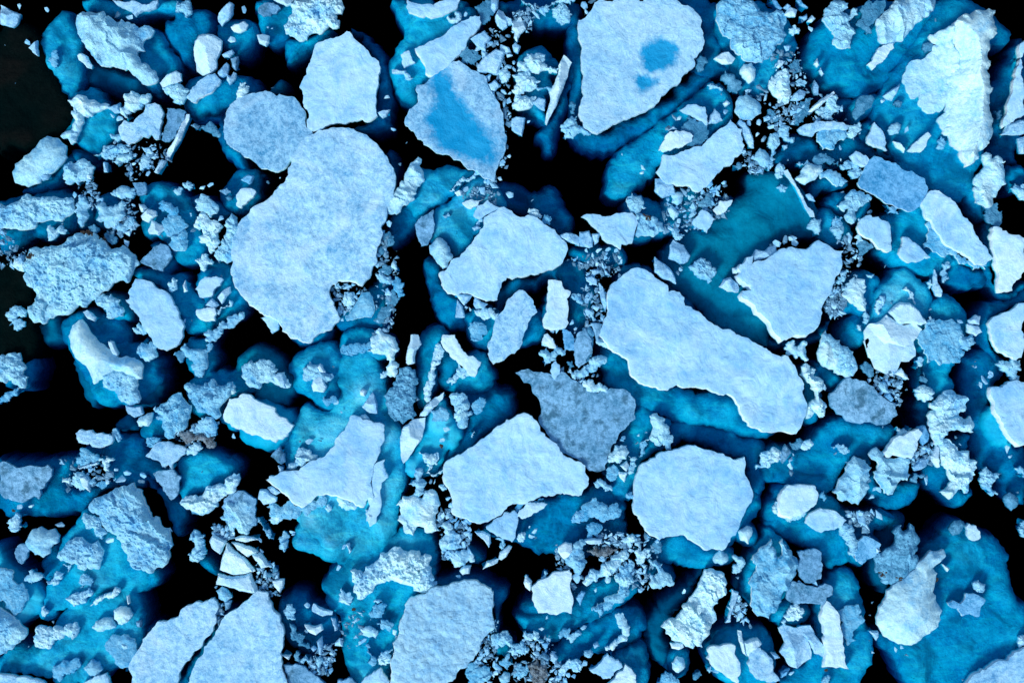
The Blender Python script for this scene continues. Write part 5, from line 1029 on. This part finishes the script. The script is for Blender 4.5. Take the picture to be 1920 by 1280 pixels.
F .7 b|665,280 670,230 720,180 790,200 850,240 840,290 790,340 710,395 670,370 655,320|speckled blue fan east part
>S 2.0 c|560,180 700,140 780,180 850,240 800,340 700,400 620,360
B .5 w|795,250 845,290 810,315|white tip of the blue fan
F .7 g|225,300 260,290 360,275 405,310 400,370 415,400 400,500 350,530 280,530 240,480 220,400|slate blue square slab
F .5 g|145,600 200,520 290,550 350,560 430,535 485,560 485,620 440,640 430,695 380,690 300,685 200,690 140,650|dark frosted boomerang
R 1.0 w|120,780 160,720 200,690 240,710 275,740 260,790 200,810 150,815|cluster of bright cubes
>S 1.6 c|40,810 100,700 280,690 320,760 280,820 120,850
B 1.2 n|80,870 130,850 220,870 290,940 320,1010 325,1100 270,1130 220,1170 160,1150 90,1050 130,980|rounded grey stump
B 1.0 n|220,865 320,850 380,950 435,1030 410,1085 350,1060 300,960|tilted grey plank
R .5 w|100,820 135,810 130,850 105,850|round foam blob
F 1.5 w|440,665 480,700 540,800 550,880 565,1000 575,1110 605,1175 520,1165 425,1160 440,1050 420,950 415,830|tall white obelisk shaped slab
>S 1.3 c|380,700 450,500 560,450 640,480 690,560 700,680 730,850 780,950 790,1050 720,1200 680,1300 400,1300 120,1300 200,1180 340,1110
R .4 b|530,740 700,750 715,830 640,890 660,960 600,1000 560,900|frosted underwater scree by the obelisk slab
R 1.4 g|800,350 830,300 900,270 960,200 970,110 1000,95 1020,150 1060,130 1070,85 1100,110 1120,250 1130,380 1110,430 1060,470 1010,530 940,535 880,540 840,490 810,410|grimy horned rock of ice with brown belly
D .2 x|825,450 880,440 920,480 1010,490 1000,520 940,530 870,500|brown dirt
>S 2.8 d|780,400 820,300 830,180 900,50 960,20 1050,70 1000,200 880,400 940,560 880,600 800,520
R 2.6 w|820,800 840,720 880,660 900,590 960,540 1040,490 1110,430 1130,380 1200,320 1230,290 1270,300 1320,280 1340,330 1290,380 1240,420 1275,460 1260,520 1240,600 1260,660 1310,740 1300,810 1240,890 1150,960 1080,1000 980,990 920,960 850,890|great smooth onion shaped berg
>S 1.8 c|1130,380 1180,270 1300,200 1340,130 1440,80 1600,160 1720,200 1800,340 1810,480 1840,600 1870,680 1960,720 2000,900 2000,1300 1100,1320 1020,1220 960,1060 840,980 830,900 1100,900 1200,600
R .7 g|1360,120 1400,65 1450,60 1480,100 1440,160 1390,175|crusted little dome
F .8 w|1490,110 1510,85 1560,100 1595,190 1550,215 1500,180|oval white plate
B .5 w|1310,390 1360,420 1345,445|tiny white sail
R .6 n|1540,530 1580,510 1630,540 1600,600 1550,580|white curl
F .5 b|1350,680 1400,665 1450,690 1480,650 1490,610 1570,620 1630,650 1600,710 1580,785 1520,760 1460,780 1430,720 1380,715|ragged pale blue rag of slush
F 1.2 n|1490,1290 1540,1220 1640,1180 1740,1110 1840,1070 1960,1000 1980,1400 1460,1400|floe corner at the bottom right
R .6 w|1875,980 1920,920 1960,960 1940,1000 1890,1020|white frill at the right frame edge
R .6 n|1900,80 1940,60 1940,190 1900,180|crumb at the right frame edge
B .5 n|760,890 825,890 830,930 810,960|dim little triangle
R .8 n|405,1270 430,1235 470,1235 470,1300 420,1340|small white stub at the bottom edge
R .6 b|0,1250 40,1220 60,1290 10,1310|pale corner stub
B .6 b|95,1200 165,1170 140,1220 100,1240|blue sliver chip
B .5 n|20,1050 60,1060 90,1090 50,1100|little spoon shaped chip
c 780,675,14 765,770,12 705,60,50 610,20,36 670,100,34 640,60,28 620,70,24 680,20,26 830,20,34 355,535,28 240,530,24 760,960,12 785,1050,14 1040,1070,18 960,1030,20 1000,1010,18 175,1210,20 760,180,14 590,0,24 740,10,20 1460,1255,14
D .2 x|1250,500 1275,495 1265,520|dirt
D .2 x|430,1180 445,1180 440,1190|dirt
T 0 0 1
S .4 k|-10,40 60,50 90,130 130,190 125,240 60,270 -10,290|dark brown gravel strewn ice barely visible under water at the upper left frame edge
S .4 k|-10,500 40,480 60,580 70,640 40,680 -10,700|dark brown gravel strewn ice under water at the middle of the left frame edge
"""
BRASH = """
90|715,430 745,470 750,560 735,620 700,640 705,560 705,480
60|620,530 660,525 690,545 655,600 630,600
140|895,60 945,50 960,180 950,300 925,340 930,250 915,180 890,120
60|960,20 1010,10 1000,60 960,60
90|1395,130 1440,180 1560,170 1600,230 1460,250 1400,200
80|1395,280 1440,310 1420,330 1390,310
130|1250,360 1360,340 1370,400 1290,440 1240,430
70|1570,450 1620,450 1600,560 1570,600 1555,580
120|1560,540 1600,540 1570,600 1540,580 1550,560
90|1060,485 1160,470 1170,500 1130,530 1080,500
60|1090,540 1130,520 1130,600 1100,620
80|1640,690 1700,700 1690,760 1640,740
60|1700,840 1750,830 1760,870 1710,870
80|1590,960 1640,960 1620,1000
160|820,950 880,960 880,1040 830,1050
90|600,1210 640,1200 620,1260 590,1280 570,1250
120|890,1180 930,1160 940,1280 880,1280
160|1120,990 1240,1010 1230,1100 1180,1110 1110,1040
120|960,1200 1030,1190 1060,1280 960,1280
60|1040,1010 1060,1040 1080,1120 1050,1080
60|1370,1110 1400,1130 1400,1170 1370,1150
80|200,270 300,260 320,300 250,340 200,300
70|170,330 200,390 140,400 150,360
60|250,350 260,440 200,440
80|400,980 440,990 430,1010 400,1010
80|480,1030 520,1060 530,1120 480,1110
40|400,1140 420,1130 410,1170
50|0,430 50,470 40,500 0,500
60|1430,70 1500,90 1520,180 1460,160
50|850,370 930,330 930,380 900,390
60|1040,690 1100,700 1090,740 1060,720
60|330,800 410,790 400,840 340,840
50|110,860 200,850 220,900 120,920
60|1460,200 1500,190 1500,230 1440,240
40|630,1160 720,1130 700,1200 640,1220
"""
# ---------------------------------------------------------------- the pieces
def at(px, py, z):
    k = (H - z) / H / PX
    return ((px - 960) * k, (640 - py) * k)

def parse():
    ox = oy = 0; k = 4.0; items = []
    for ln in DATA.strip().split('\n'):
        if ln.startswith('T '):
            _, a, b, c = ln.split(); ox, oy, k = float(a), float(b), float(c); continue
        if ln.startswith('c '):
            for tok in ln[2:].split():
                x, y, r = map(float, tok.split(','))
                items.append(dict(kind='c', x=ox + x / k, y=oy + y / k, r=r / k))
            continue
        f = ln.split('|'); h = f[0].split()
        P = [(ox + float(p.split(',')[0]) / k, oy + float(p.split(',')[1]) / k) for p in f[1].split()]
        it = dict(kind=h[0].lstrip('>'), child=ln[0] in '>MD', P=P, phrase=f[2] if len(f) > 2 else '')
        if h[0] == 'M': it['h'], it['tone'] = 0, 'b'
        else: it['h'], it['tone'] = float(h[1]), h[2]
        items.append(it)
    return items

def depth(d):
    return max(.3, 0.70 * d - .2) + 0.12 * max(0, d - 1.6) ** 2

def build_sunken(it, rnd, name, parent=None):
    d = depth(it['h'])
    P = np.array([at(x, y, -d) for x, y in it['P']])
    if area(P) < 0: P = P[::-1]
    A = abs(area(P))
    P = P + (P - P.mean(0)) * min(.12, .35 / (math.sqrt(A) + .1))
    P = refine(chaikin(P, 1), 0.13, 0.3, rnd)
    res = min(0.5, max(0.28, math.sqrt(A) / 30))
    V, F = fill(P, res, rnd)
    x, y = V[:, 0], V[:, 1]
    ed = edist(x, y, P); s = rnd.randrange(999)
    wdt = 0.45 + 0.10 * math.sqrt(A)
    fall = np.clip(1 - ed / wdt, 0, 1) ** 3
    z = -d - fall * (0.2 + 0.35 * d) - (fbm(x, y, .28, 4, s) - .5) * (0.45 * d + .35)
    z -= (ridged(x + 0.5 * fbm(x, y, .5, 2, s), y, .16, 3, s + 5) - .6) * 0.4 * d
    d1, d2, cv = voro(x + fbm(x, y, .6, 2, s + 2), y + fbm(x, y, .6, 2, s + 4), .33, s + 11)
    z += (cv - .5) * (.25 + .3 * d) * np.clip((d2 - d1) * 3.5, 0, 1)
    z = np.minimum(z, -0.12)
    E, nr = border(V, F)
    verts = [(a, b, c) for a, b, c in zip(x, y, z)]
    faces = list(F); prev = {q: q for q in nr}
    for off, dz in ((.08, .5), (.20, 1.5), (.34, 3.2), (.3, 6.0)):
        cur = {}
        for q, n in nr.items():
            cur[q] = len(verts); o2 = off * (.7 + .6 * float(_h(np.array(q), np.array(int(dz * 10)), s)))
            verts.append((V[q][0] + n[0] * o2, V[q][1] + n[1] * o2, z[q] - dz))
        for a, b in E: faces.append((prev[b], prev[a], cur[a], cur[b]))
        prev = cur
    return link(name, verts, faces, M['S'][it['tone'] if it['tone'] in M['S'] else 'c'], parent)

def top_height(it, x, y, P, rnd, A, pools):
    """height of the upper surface over the water"""
    h, k, tone = it['h'], it['kind'], it['tone']; s = rnd.randrange(9999)
    ed = edist(x, y, P); cx, cy = P.mean(0); R0 = math.sqrt(A)
    if k == 'F':
        h0 = 0.25 + 0.32 * h
        g = rnd.uniform(0, 6.28); tl = rnd.uniform(0.0, .02) + 0.05 / (1 + R0)
        z = h0 * (1 - 0.06 * np.exp(-ed / 0.10)) + ((x - cx) * math.cos(g) + (y - cy) * math.sin(g)) * tl
        z += (fbm(x, y, .35, 3, s) - .5) * (.10 + .02 * R0) + (fbm(x, y, 1.6, 4, s + 3) - .5) * .10
        z += 0.05 * np.exp(-((ed - .25) / .2) ** 2) * fbm(x, y, 1.2, 2, s + 9)
        if tone == 'r': z += ridged(x, y, .8, 4, s + 21) * .28
        if tone == 'g' or (tone == 'b' and not pools): z = z * .6 + .02
        it['wet'] = np.zeros(x.shape)
        for Q in pools:
            q = inside(x, y, Q); dq = edist(x, y, Q); sd = np.where(q, dq, -dq) + (fbm(x, y, .7, 5, s + 40) - .5) * 1.2
            wv = np.clip((sd + .3 * (tone == 'b')) / (2.4 if tone == 'b' else 1.5) + .5, 0, 1); it['wet'] = np.maximum(it['wet'], wv)
            z -= .16 * wv
        return np.maximum(z, .06)
    if k == 'R':
        h0 = min(0.18 + 0.60 * h, .22 + .28 * R0)
        prof = .35 + .65 * (1 - np.exp(-ed / (0.10 + .16 * h0)))
        wx = x + .7 * (fbm(x, y, .9, 4, s + 1) - .5); wy = y + .7 * (fbm(x, y, .9, 4, s + 2) - .5)
        g = rnd.uniform(0, 6.28); st = rnd.uniform(1.0, 1.9)          # fractures run one way
        u = (wx * math.cos(g) + wy * math.sin(g)) * st; v = (-wx * math.sin(g) + wy * math.cos(g)) / st ** .5
        base = fbm(u, v, .22 + .25 / (1 + h0), 3, s); ws = set(it['phrase'].split())
        sty = 2 if ws & {'spine', 'cave', 'saddle', 'horned', 'hollow', 'scallop', 'tooth', 'creased', 'arm', 'horns', 'clam', 'shell'} else rnd.choice((0, 0, 1, 2))
        fa, fb, fc, fd = ((1, .8, .6, .8), (.35, .8, 1.3, 1.2), (.45, .15, .25, .5))[sty]
        z = h0 * prof * (.30 + .75 * base)
        z += fa * prof * (.10 + .30 * h0) * (facets(u, v, .42, s + 3, .9) - .5)
        z += fb * prof * (.08 + .13 * h0) * (facets(u, v, 1.1, s + 8, 1.0) - .5)
        z += fc * prof * (.06 + .06 * h0) * (facets(wx, wy, 2.6, s + 18, 1.0) - .5)
        z += fd * prof * (fbm(x, y, 2.6, 4, s + 5, .65) - .5) * (.14 + .10 * h0)
        if 'spine' in ws:                 # a crest with a steep bright flank to the left and a flat shoulder to the right
            rg = np.array([at(1440 + a / 4, b / 4, 2) for a, b in ((1430, 150), (1560, 290), (1585, 430), (1575, 560), (1600, 650), (1590, 900), (1555, 1060), (1480, 1240))])
            yy = np.clip(y, rg[-1][1], rg[0][1]); rx = np.interp(-yy, -rg[:, 1], rg[:, 0]); dd = x - rx
            z = np.where(dd < 0, 3.0 * np.exp(dd / 1.5), 3.0 - .12 * dd) * (.4 + .6 * prof) + (z - h0 * prof * .6) * np.where(dd < 0, .35, .10)
        if sty == 2 and 'spine' not in ws: z += prof * h0 * .7 * (ridged(u, v, .38, 2, s + 30) ** 3 - .3)
        if ws & SMOOTH:
            t = np.clip(ed / max(ed.max(), .1), 0, 1)
            z = h0 * (.25 + .75 * (1 - (1 - t) ** 2.2)) * (.85 + .3 * fbm(x, y, .3, 2, s)) + (fbm(x, y, 1.4, 4, s + 5) - .5) * .16
        if tone in 'gb' and h < 1: z = z * .6
        return np.maximum(z, .03)
    # blocks and shards: a few tilted planes meeting in ridges
    h0 = 0.22 + 0.55 * h
    z = np.full(x.shape, 99.0); r = max(.35, R0 * .5)
    g0 = rnd.uniform(0, 6.28)
    flat = any(wd in it['phrase'] for wd in ('plate', 'flake', 'fan', 'tile', 'slice', 'triangle', 'wedge'))
    for i in range(2 if flat else 4):
        g = g0 + i * (2.2 + rnd.uniform(-.4, .4)); tl = rnd.uniform(.05, .22) if flat else rnd.uniform(.15, .75)
        z = np.minimum(z, h0 * rnd.uniform(.85, 1.1) + tl * ((x - cx) * math.cos(g) + (y - cy) * math.sin(g)))
    z = np.minimum(z, h0 * .30 + ed * rnd.uniform(2.5, 5))
    z += (fbm(x, y, 1.8, 4, s) - .5) * .10
    return np.maximum(z, .05)

SMOOTH = {'smooth', 'egg', 'pillow', 'onion', 'oval', 'bean', 'shark', 'ball', 'snail', 'button', 'drum', 'loaf', 'cob', 'knob', 'dome', 'fist', 'lamp'}
def build_top(it, rnd, name, parent, pools, split):
    k = it['kind']; hz = {'F': .25 + .32 * it['h'], 'R': .25 * it['h'], 'B': .25 * it['h'], 'L': .3 * it['h']}[k]
    P = np.array([at(x, y, hz) for x, y in it['P']])
    if area(P) < 0: P = P[::-1]
    A = abs(area(P))
    sz = math.sqrt(A)
    step = max(.10, min(.22, sz / 14))
    P = refine(P, {'F': .09, 'R': .08 if set(it['phrase'].split()) & SMOOTH else (.16 if A > 8 else .19), 'B': .04, 'L': .04}[k], step, rnd)
    res = max(.08, min(.14 if k == 'R' else .26, sz / 16))
    V, F = fill(P, res, rnd)
    x, y = V[:, 0], V[:, 1]
    z = top_height(it, x, y, P, rnd, A, [np.array([at(a, b, hz) for a, b in Q]) for Q in pools])
    verts = [(a, b, c) for a, b, c in zip(x, y, z)]
    E, nr = border(V, F); s = rnd.randrange(999)
    rings = ((.01, .12), (.02, -.3), (-.08, -.8), (-.35, -1.5))
    w_verts, w_faces, prev = [], [], {}
    for q in nr: prev[q] = len(w_verts); w_verts.append((V[q][0], V[q][1], z[q]))
    for off, zz in rings:
        cur = {}
        for q, n in nr.items():
            cur[q] = len(w_verts)
            o2 = off * (.5 + 1.1 * float(_h(np.array(q // 3), np.array(int(zz * 10)), s))) if off > .05 else off
            if off == .01 and k == 'F' and sz > 2.5: o2 = (.26 * max(0, it['h'] - .75)) * max(0, -.6 * n[0] - .75 * n[1])  # flank flared on the sunward side only, shaped to show a sunlit rim
            elif k == 'F' and sz > 2.5: o2 += (.26 * max(0, it['h'] - .75)) * max(0, -.6 * n[0] - .75 * n[1])
            w_verts.append((V[q][0] + n[0] * o2, V[q][1] + n[1] * o2, min(zz, z[q] - .03 if zz > 0 else zz)))
        for a, b in E: w_faces.append((prev[b], prev[a], cur[a], cur[b]))
        prev = cur
    m = M[k][it['tone'] if it['tone'] in M[k] else 'n']
    mp = M['F']['m' if it['tone'] == 'b' else 'p']
    smooth = k == 'F' or bool(set(it['phrase'].split()) & SMOOTH)
    if split:
        if pools:
            w = it['wet']; core = [f for f in F if min(w[q] for q in f) > .72]; cs = set(core)
            rest = [f for f in F if f not in cs]
            for nm, fs in (('snow_top', rest), ('melt_pool', core)):
                used = sorted({q for f in fs for q in f}); ix = {q: i for i, q in enumerate(used)}
                t = link(nm, [verts[q] for q in used], [tuple(ix[q] for q in f) for f in fs], mp, parent, True)
                at_ = t.data.attributes.new('wet', 'FLOAT', 'POINT'); at_.data.foreach_set('value', [float(w[q]) for q in used])
        else:
            t = link('snow_top' if k == 'F' else 'ice_crust', verts, F, m, parent, smooth)
        link('ice_wall', w_verts, w_faces, M['wall'] if it['tone'] not in 'gx' else m, parent, True)
        return t, P, (x, y, z)
    n0 = len(verts)
    o = link(name, verts + w_verts, list(F) + [tuple(i + n0 for i in f) for f in w_faces], m, parent, smooth)
    return o, P, (x, y, z)

def grit(P, xyz, n, rnd, parent, z0):
    V, F = [], []
    x0, y0 = P.min(0); x1, y1 = P.max(0)
    if n < 1: return
    X = np.array([rnd.uniform(x0, x1) for _ in range(n * 3)]); Y = np.array([rnd.uniform(y0, y1) for _ in range(n * 3)])
    k = inside(X, Y, P) & (vnoise(X * 1.7, Y * 1.7, 5) > .38); X, Y = X[k][:n], Y[k][:n]
    for a, b in zip(X, Y):
        i = np.argmin((xyz[0] - a) ** 2 + (xyz[1] - b) ** 2); z = xyz[2][i]
        r = rnd.uniform(.03, .13); c = len(V)
        pts = [(a + r * math.cos(t) * rnd.uniform(.6, 1.2), b + r * math.sin(t) * rnd.uniform(.6, 1.2), z + .0) for t in (0, 1.26, 2.5, 3.8, 5.0)]
        V += pts + [(a, b, z + r * .5)]
        F += [(c + q, c + (q + 1) % 5, c + 5) for q in range(5)]
    if V: link('dirt', V, F, M['grit'], parent, False)['kind'] = 'stuff'

items = parse()
# ---- what each thing is called
things = []
for i, it in enumerate(items):
    it['i'] = i
    if it['kind'] == 'c': continue
    it['c'] = np.mean(np.array(it['P']), 0)
    it['A'] = abs(area(np.array(it['P']))) / PX ** 2
    if it['child']:
        things[-1].setdefault('kids', []).append(it)
    else: things.append(it)
anchors = [t for t in things if t['A'] > 14 and t['kind'] in 'FR' and len(t['phrase'].split()) <= 8 and 80 < t['c'][0] < 1840]
big = [t for t in anchors if t['A'] > 25]
def where(x, y, me=None, pool=None):
    best = min((t for t in (pool or anchors) if t is not me), key=lambda t: math.hypot(t['c'][0] - x, t['c'][1] - y) - 9 * math.sqrt(t['A']))
    dx, dy = x - best['c'][0], y - best['c'][1]
    if abs(dx) > 2.2 * abs(dy): s = 'right' if dx > 0 else 'left'
    elif abs(dy) > 2.2 * abs(dx): s = 'below' if dy > 0 else 'above'
    else: s = ('lower ' if dy > 0 else 'upper ') + ('right' if dx > 0 else 'left')
    return s, best
SAY = {'right': 'right of', 'left': 'left of', 'below': 'below', 'above': 'above', 'lower right': 'lower right of',
       'lower left': 'lower left of', 'upper right': 'upper right of', 'upper left': 'upper left of'}
PREP = set('at of below beside in under near between above by behind south west east north over along inside right left off against'.split())
def label(it):
    p = it['phrase']; ws = p.split()
    if it['kind'] == 'S' and not set(ws) & {'sunken', 'drowned', 'water', 'under'}: p = 'sunken ' + p
    if it['kind'] in 'FRBL' and not any(s in p for s in ('ice', 'snow', 'floe', 'berg')): p = {'F': 'ice ', 'R': 'icy ', 'B': 'ice ', 'L': 'ice '}[it['kind']] + p
    if not (set(ws) & PREP) and it['A'] < 40:
        s, b = where(*it['c'], me=it)
        q = p + ' ' + SAY[s] + ' the ' + b['phrase']
        if len(q.split()) <= 16: p = q
        else: p = p + ' near the ' + ' '.join(b['phrase'].split()[:6])
    elif len(p.split()) < 4: p = p + ' in dark water'
    return p
def kind_of(it):
    k, A, p = it['kind'], it['A'], it['phrase']
    if k == 'F': return ('ice_floe', 'ice floe', 'flat topped ice floes') if A > 7 else ('ice_plate', 'ice plate', 'small flat plates of ice')
    if k == 'R': return ('iceberg', 'iceberg', 'craggy icebergs') if A > 11 else ('ice_lump', 'ice lump', 'small rugged lumps of ice')
    if k == 'B': return 'ice_block', 'ice block', 'angular broken blocks of ice'
    if k == 'L': return 'ice_shard', 'ice shard', 'long thin shards of ice'
    return 'sunken_ice', 'sunken ice', 'sunken masses of ice under the water'

BRIGHT = ('three pointed', 'star floe', 'four armed', 'arrowhead floe', 'round disc', 'boot', 'saddle', 'wedge', 'tabular', 'kidney', 'shield', 'sole shaped', 'hem of', 'wing', 'right edge', 'trapezoid', 'plate', 'square', 'right frame edge')
for t in things:
    if t['kind'] == 'F' and t['tone'] == 'n' and (t['A'] < 3 or any(q in t['phrase'] for q in BRIGHT)): t['tone'] = 's'
    rnd = random.Random(1000 + t['i'])
    name, cat, grp = kind_of(t)
    kids = t.get('kids', [])
    if t['kind'] == 'S':
        o = build_sunken(t, rnd, name); root = o
        for kd in kids:
            if kd['kind'] == 'D':
                me = o.data; n = len(me.vertices); co_ = np.zeros(n * 3); me.vertices.foreach_get('co', co_); co_ = co_.reshape(-1, 3).T
                Q = np.array([at(a, b, -1.5) for a, b in kd['P']]); grit(Q, co_, int(30 + 25 * abs(area(Q))), rnd, o, 0)
    else:
        split = t['A'] > 4.0 or bool(kids)
        pools = [kd['P'] for kd in kids if kd['kind'] == 'M']
        if split:
            c = at(*t['c'], 0); root = empty(name, (c[0], c[1], 0))
            top, P, xyz = build_top(t, rnd, name, root, pools, True)
        else:
            root, P, xyz = build_top(t, rnd, name, None, pools, False)
        for kd in kids:
            r2 = random.Random(5000 + kd['i'])
            if kd['kind'] == 'S': build_sunken(kd, r2, 'submerged_foot', root)
            elif kd['kind'] == 'D':
                Q = np.array([at(a, b, t['h'] * .4) for a, b in kd['P']]); grit(Q, xyz, int(30 + 45 * abs(area(Q))), r2, root, 0)
    root['label'] = label(t); root['category'] = cat; root['group'] = grp

# ---- small chunks: a dozen shapes, copied
def shard(rnd, flat):
    import bmesh
    bm = bmesh.new()
    for q in range(rnd.randrange(9, 15)):
        v = Vector((rnd.gauss(0, 1), rnd.gauss(0, 1), rnd.gauss(0, 1))).normalized() * rnd.uniform(.8, 1.15); v.z *= flat
        bm.verts.new(v)
    r_ = bmesh.ops.convex_hull(bm, input=list(bm.verts))
    bmesh.ops.bevel(bm, geom=list(bm.edges), offset=.05, segments=1, affect='EDGES')
    me = bpy.data.meshes.new('ice_chunk'); bm.to_mesh(me); bm.free(); return me
r3 = random.Random(77)
protos = []
for i in range(26):
    me = shard(r3, r3.uniform(.35, .7)); me.materials.append(M['clear'] if i % 5 == 3 else M['chunk']); protos.append(me)
chunks = sorted([it for it in items if it['kind'] == 'c' and 3 < it['x'] < 1917 and 3 < it['y'] < 1277], key=lambda t: -t['r'])
N_THINGS = 290
cells = {}
for it in chunks[:N_THINGS]:
    s, b = where(it['x'], it['y'], pool=big); cells.setdefault((s, b['i']), (b, []))[1].append(it)
ORD = ['', 'second ', 'third ', 'fourth ', 'fifth ', 'sixth ', 'seventh ', 'eighth ', 'ninth ', 'tenth ', 'eleventh ', 'twelfth ', 'thirteenth ', 'fourteenth ', 'fifteenth ', 'sixteenth ', 'seventeenth ', 'eighteenth ', 'nineteenth ', 'twentieth ']
src = bpy.data.objects.new('ice_chunk', protos[0])
def put(it, o):
    r = it['r'] / PX * 1.0
    x, y = at(it['x'], it['y'], .1)
    o.location = (x, y, r * r3.uniform(-.05, .15)); o.rotation_euler = (r3.uniform(-.3, .3), r3.uniform(-.3, .3), r3.uniform(0, 6.28))
    o.scale = (r * r3.uniform(1.0, 1.5), r * r3.uniform(.6, 1.0), r)
for (s, bi), (b, lst) in cells.items():
    lst.sort(key=lambda t: math.hypot(t['x'] - b['c'][0], t['y'] - b['c'][1]))
    for j, it in enumerate(lst):
        o = src.copy(); o.data = r3.choice(protos); S.collection.objects.link(o); put(it, o)
        what = 'glassy ice chunk' if o.data.materials[0] is M['clear'] else 'white ice chunk'
        bp = ' '.join(b['phrase'].split()[:7])
        rank = (ORD[j] if j < len(ORD) else 'far ') + 'nearest'
        o['label'] = f'{what}, {rank} {SAY[s]} the {bp}'; o['category'] = 'ice chunk'; o['group'] = 'loose ice chunks adrift'
bpy.data.objects.remove(src)

# ---- brash: crumbs nobody could count
V, F, r4 = [], [], random.Random(5)
def crumb(x, y, r):
    c = len(V); n = 5; z = r * .35; el = r4.uniform(.35, .9); ca = r4.uniform(0, 3.14); ca, sa = math.cos(ca), math.sin(ca)
    ph = r4.uniform(0, 6.28)
    for ring, rr in ((0, 1), (1, .55)):
        for q in range(n):
            t = ph + (q + .35 * math.sin(q * 9.1 + ph * 7)) * 6.283 / n; k = r * rr * r4.uniform(.55, 1.35); px_, py_ = k * math.cos(t), k * math.sin(t) * el
            V.append((x + px_ * ca - py_ * sa, y + px_ * sa + py_ * ca, (-.05 if ring == 0 else z * r4.uniform(.6, 1.3))))
    for q in range(n):
        a, b = c + q, c + (q + 1) % n; F.append((a, b, b + n, a + n))
    F.append(tuple(c + n + q for q in range(n)))
for it in chunks[N_THINGS:]:
    x, y = at(it['x'], it['y'], 0); crumb(x, y, it['r'] / PX)
for ln in BRASH.strip().split('\n'):
    nn, pts = ln.split('|'); Q = np.array([tuple(map(float, p.split(','))) for p in pts.split()])
    x0, y0 = Q.min(0); x1, y1 = Q.max(0); n = int(int(nn) * 1.5); k = 0
    while k < n:
        X, Y = r4.uniform(x0, x1), r4.uniform(y0, y1)
        if not inside(np.array([X]), np.array([Y]), Q)[0]: k += .2; continue
        k += 1; x, y = at(X, Y, 0); crumb(x, y, r4.uniform(.16, .46) if r4.random() < .22 else min(.5, .05 + r4.expovariate(8)))
o = link('brash_ice', V, F, M['chunk'], None, False); o['kind'] = 'stuff'
o.data.materials.append(M['clear'])
o.data.polygons.foreach_set('material_index', [1 if (i // 6) % 3 else 0 for i in range(len(F))])

# ---------------------------------------------------------------- the water
def box(name, x, y, z0, z1, m):
    v = [(sx * x, sy * y, z) for z in (z0, z1) for sx, sy in ((-1, -1), (1, -1), (1, 1), (-1, 1))]
    f = [(3, 2, 1, 0), (4, 5, 6, 7), (0, 1, 5, 4), (1, 2, 6, 5), (2, 3, 7, 6), (3, 0, 4, 7)]
    return link(name, v, f, m, None, False)
wm = bpy.data.materials.new('clear_sea_water'); wm.use_nodes = True; t = wm.node_tree
t.nodes.remove(t.nodes['Principled BSDF'])
va = t.nodes.new('ShaderNodeVolumeAbsorption'); va.inputs['Color'].default_value = (0.0, 0.872, 0.924, 1); va.inputs['Density'].default_value = 2.1
t.links.new(va.outputs[0], t.nodes['Material Output'].inputs['Volume'])
o = box('water', 300, 300, -22, 0, wm); o['kind'] = 'structure'
dm, t, b = mat('deep_sea'); b.inputs['Base Color'].default_value = (0.004, 0.010, 0.02, 1); b.inputs['Roughness'].default_value = 1
b.inputs['Specular IOR Level'].default_value = 0
o = link('deep_water', [(-300, -300, -21.9), (300, -300, -21.9), (300, 300, -21.9), (-300, 300, -21.9)], [(0, 1, 2, 3)], dm, None, False)
o['kind'] = 'structure'
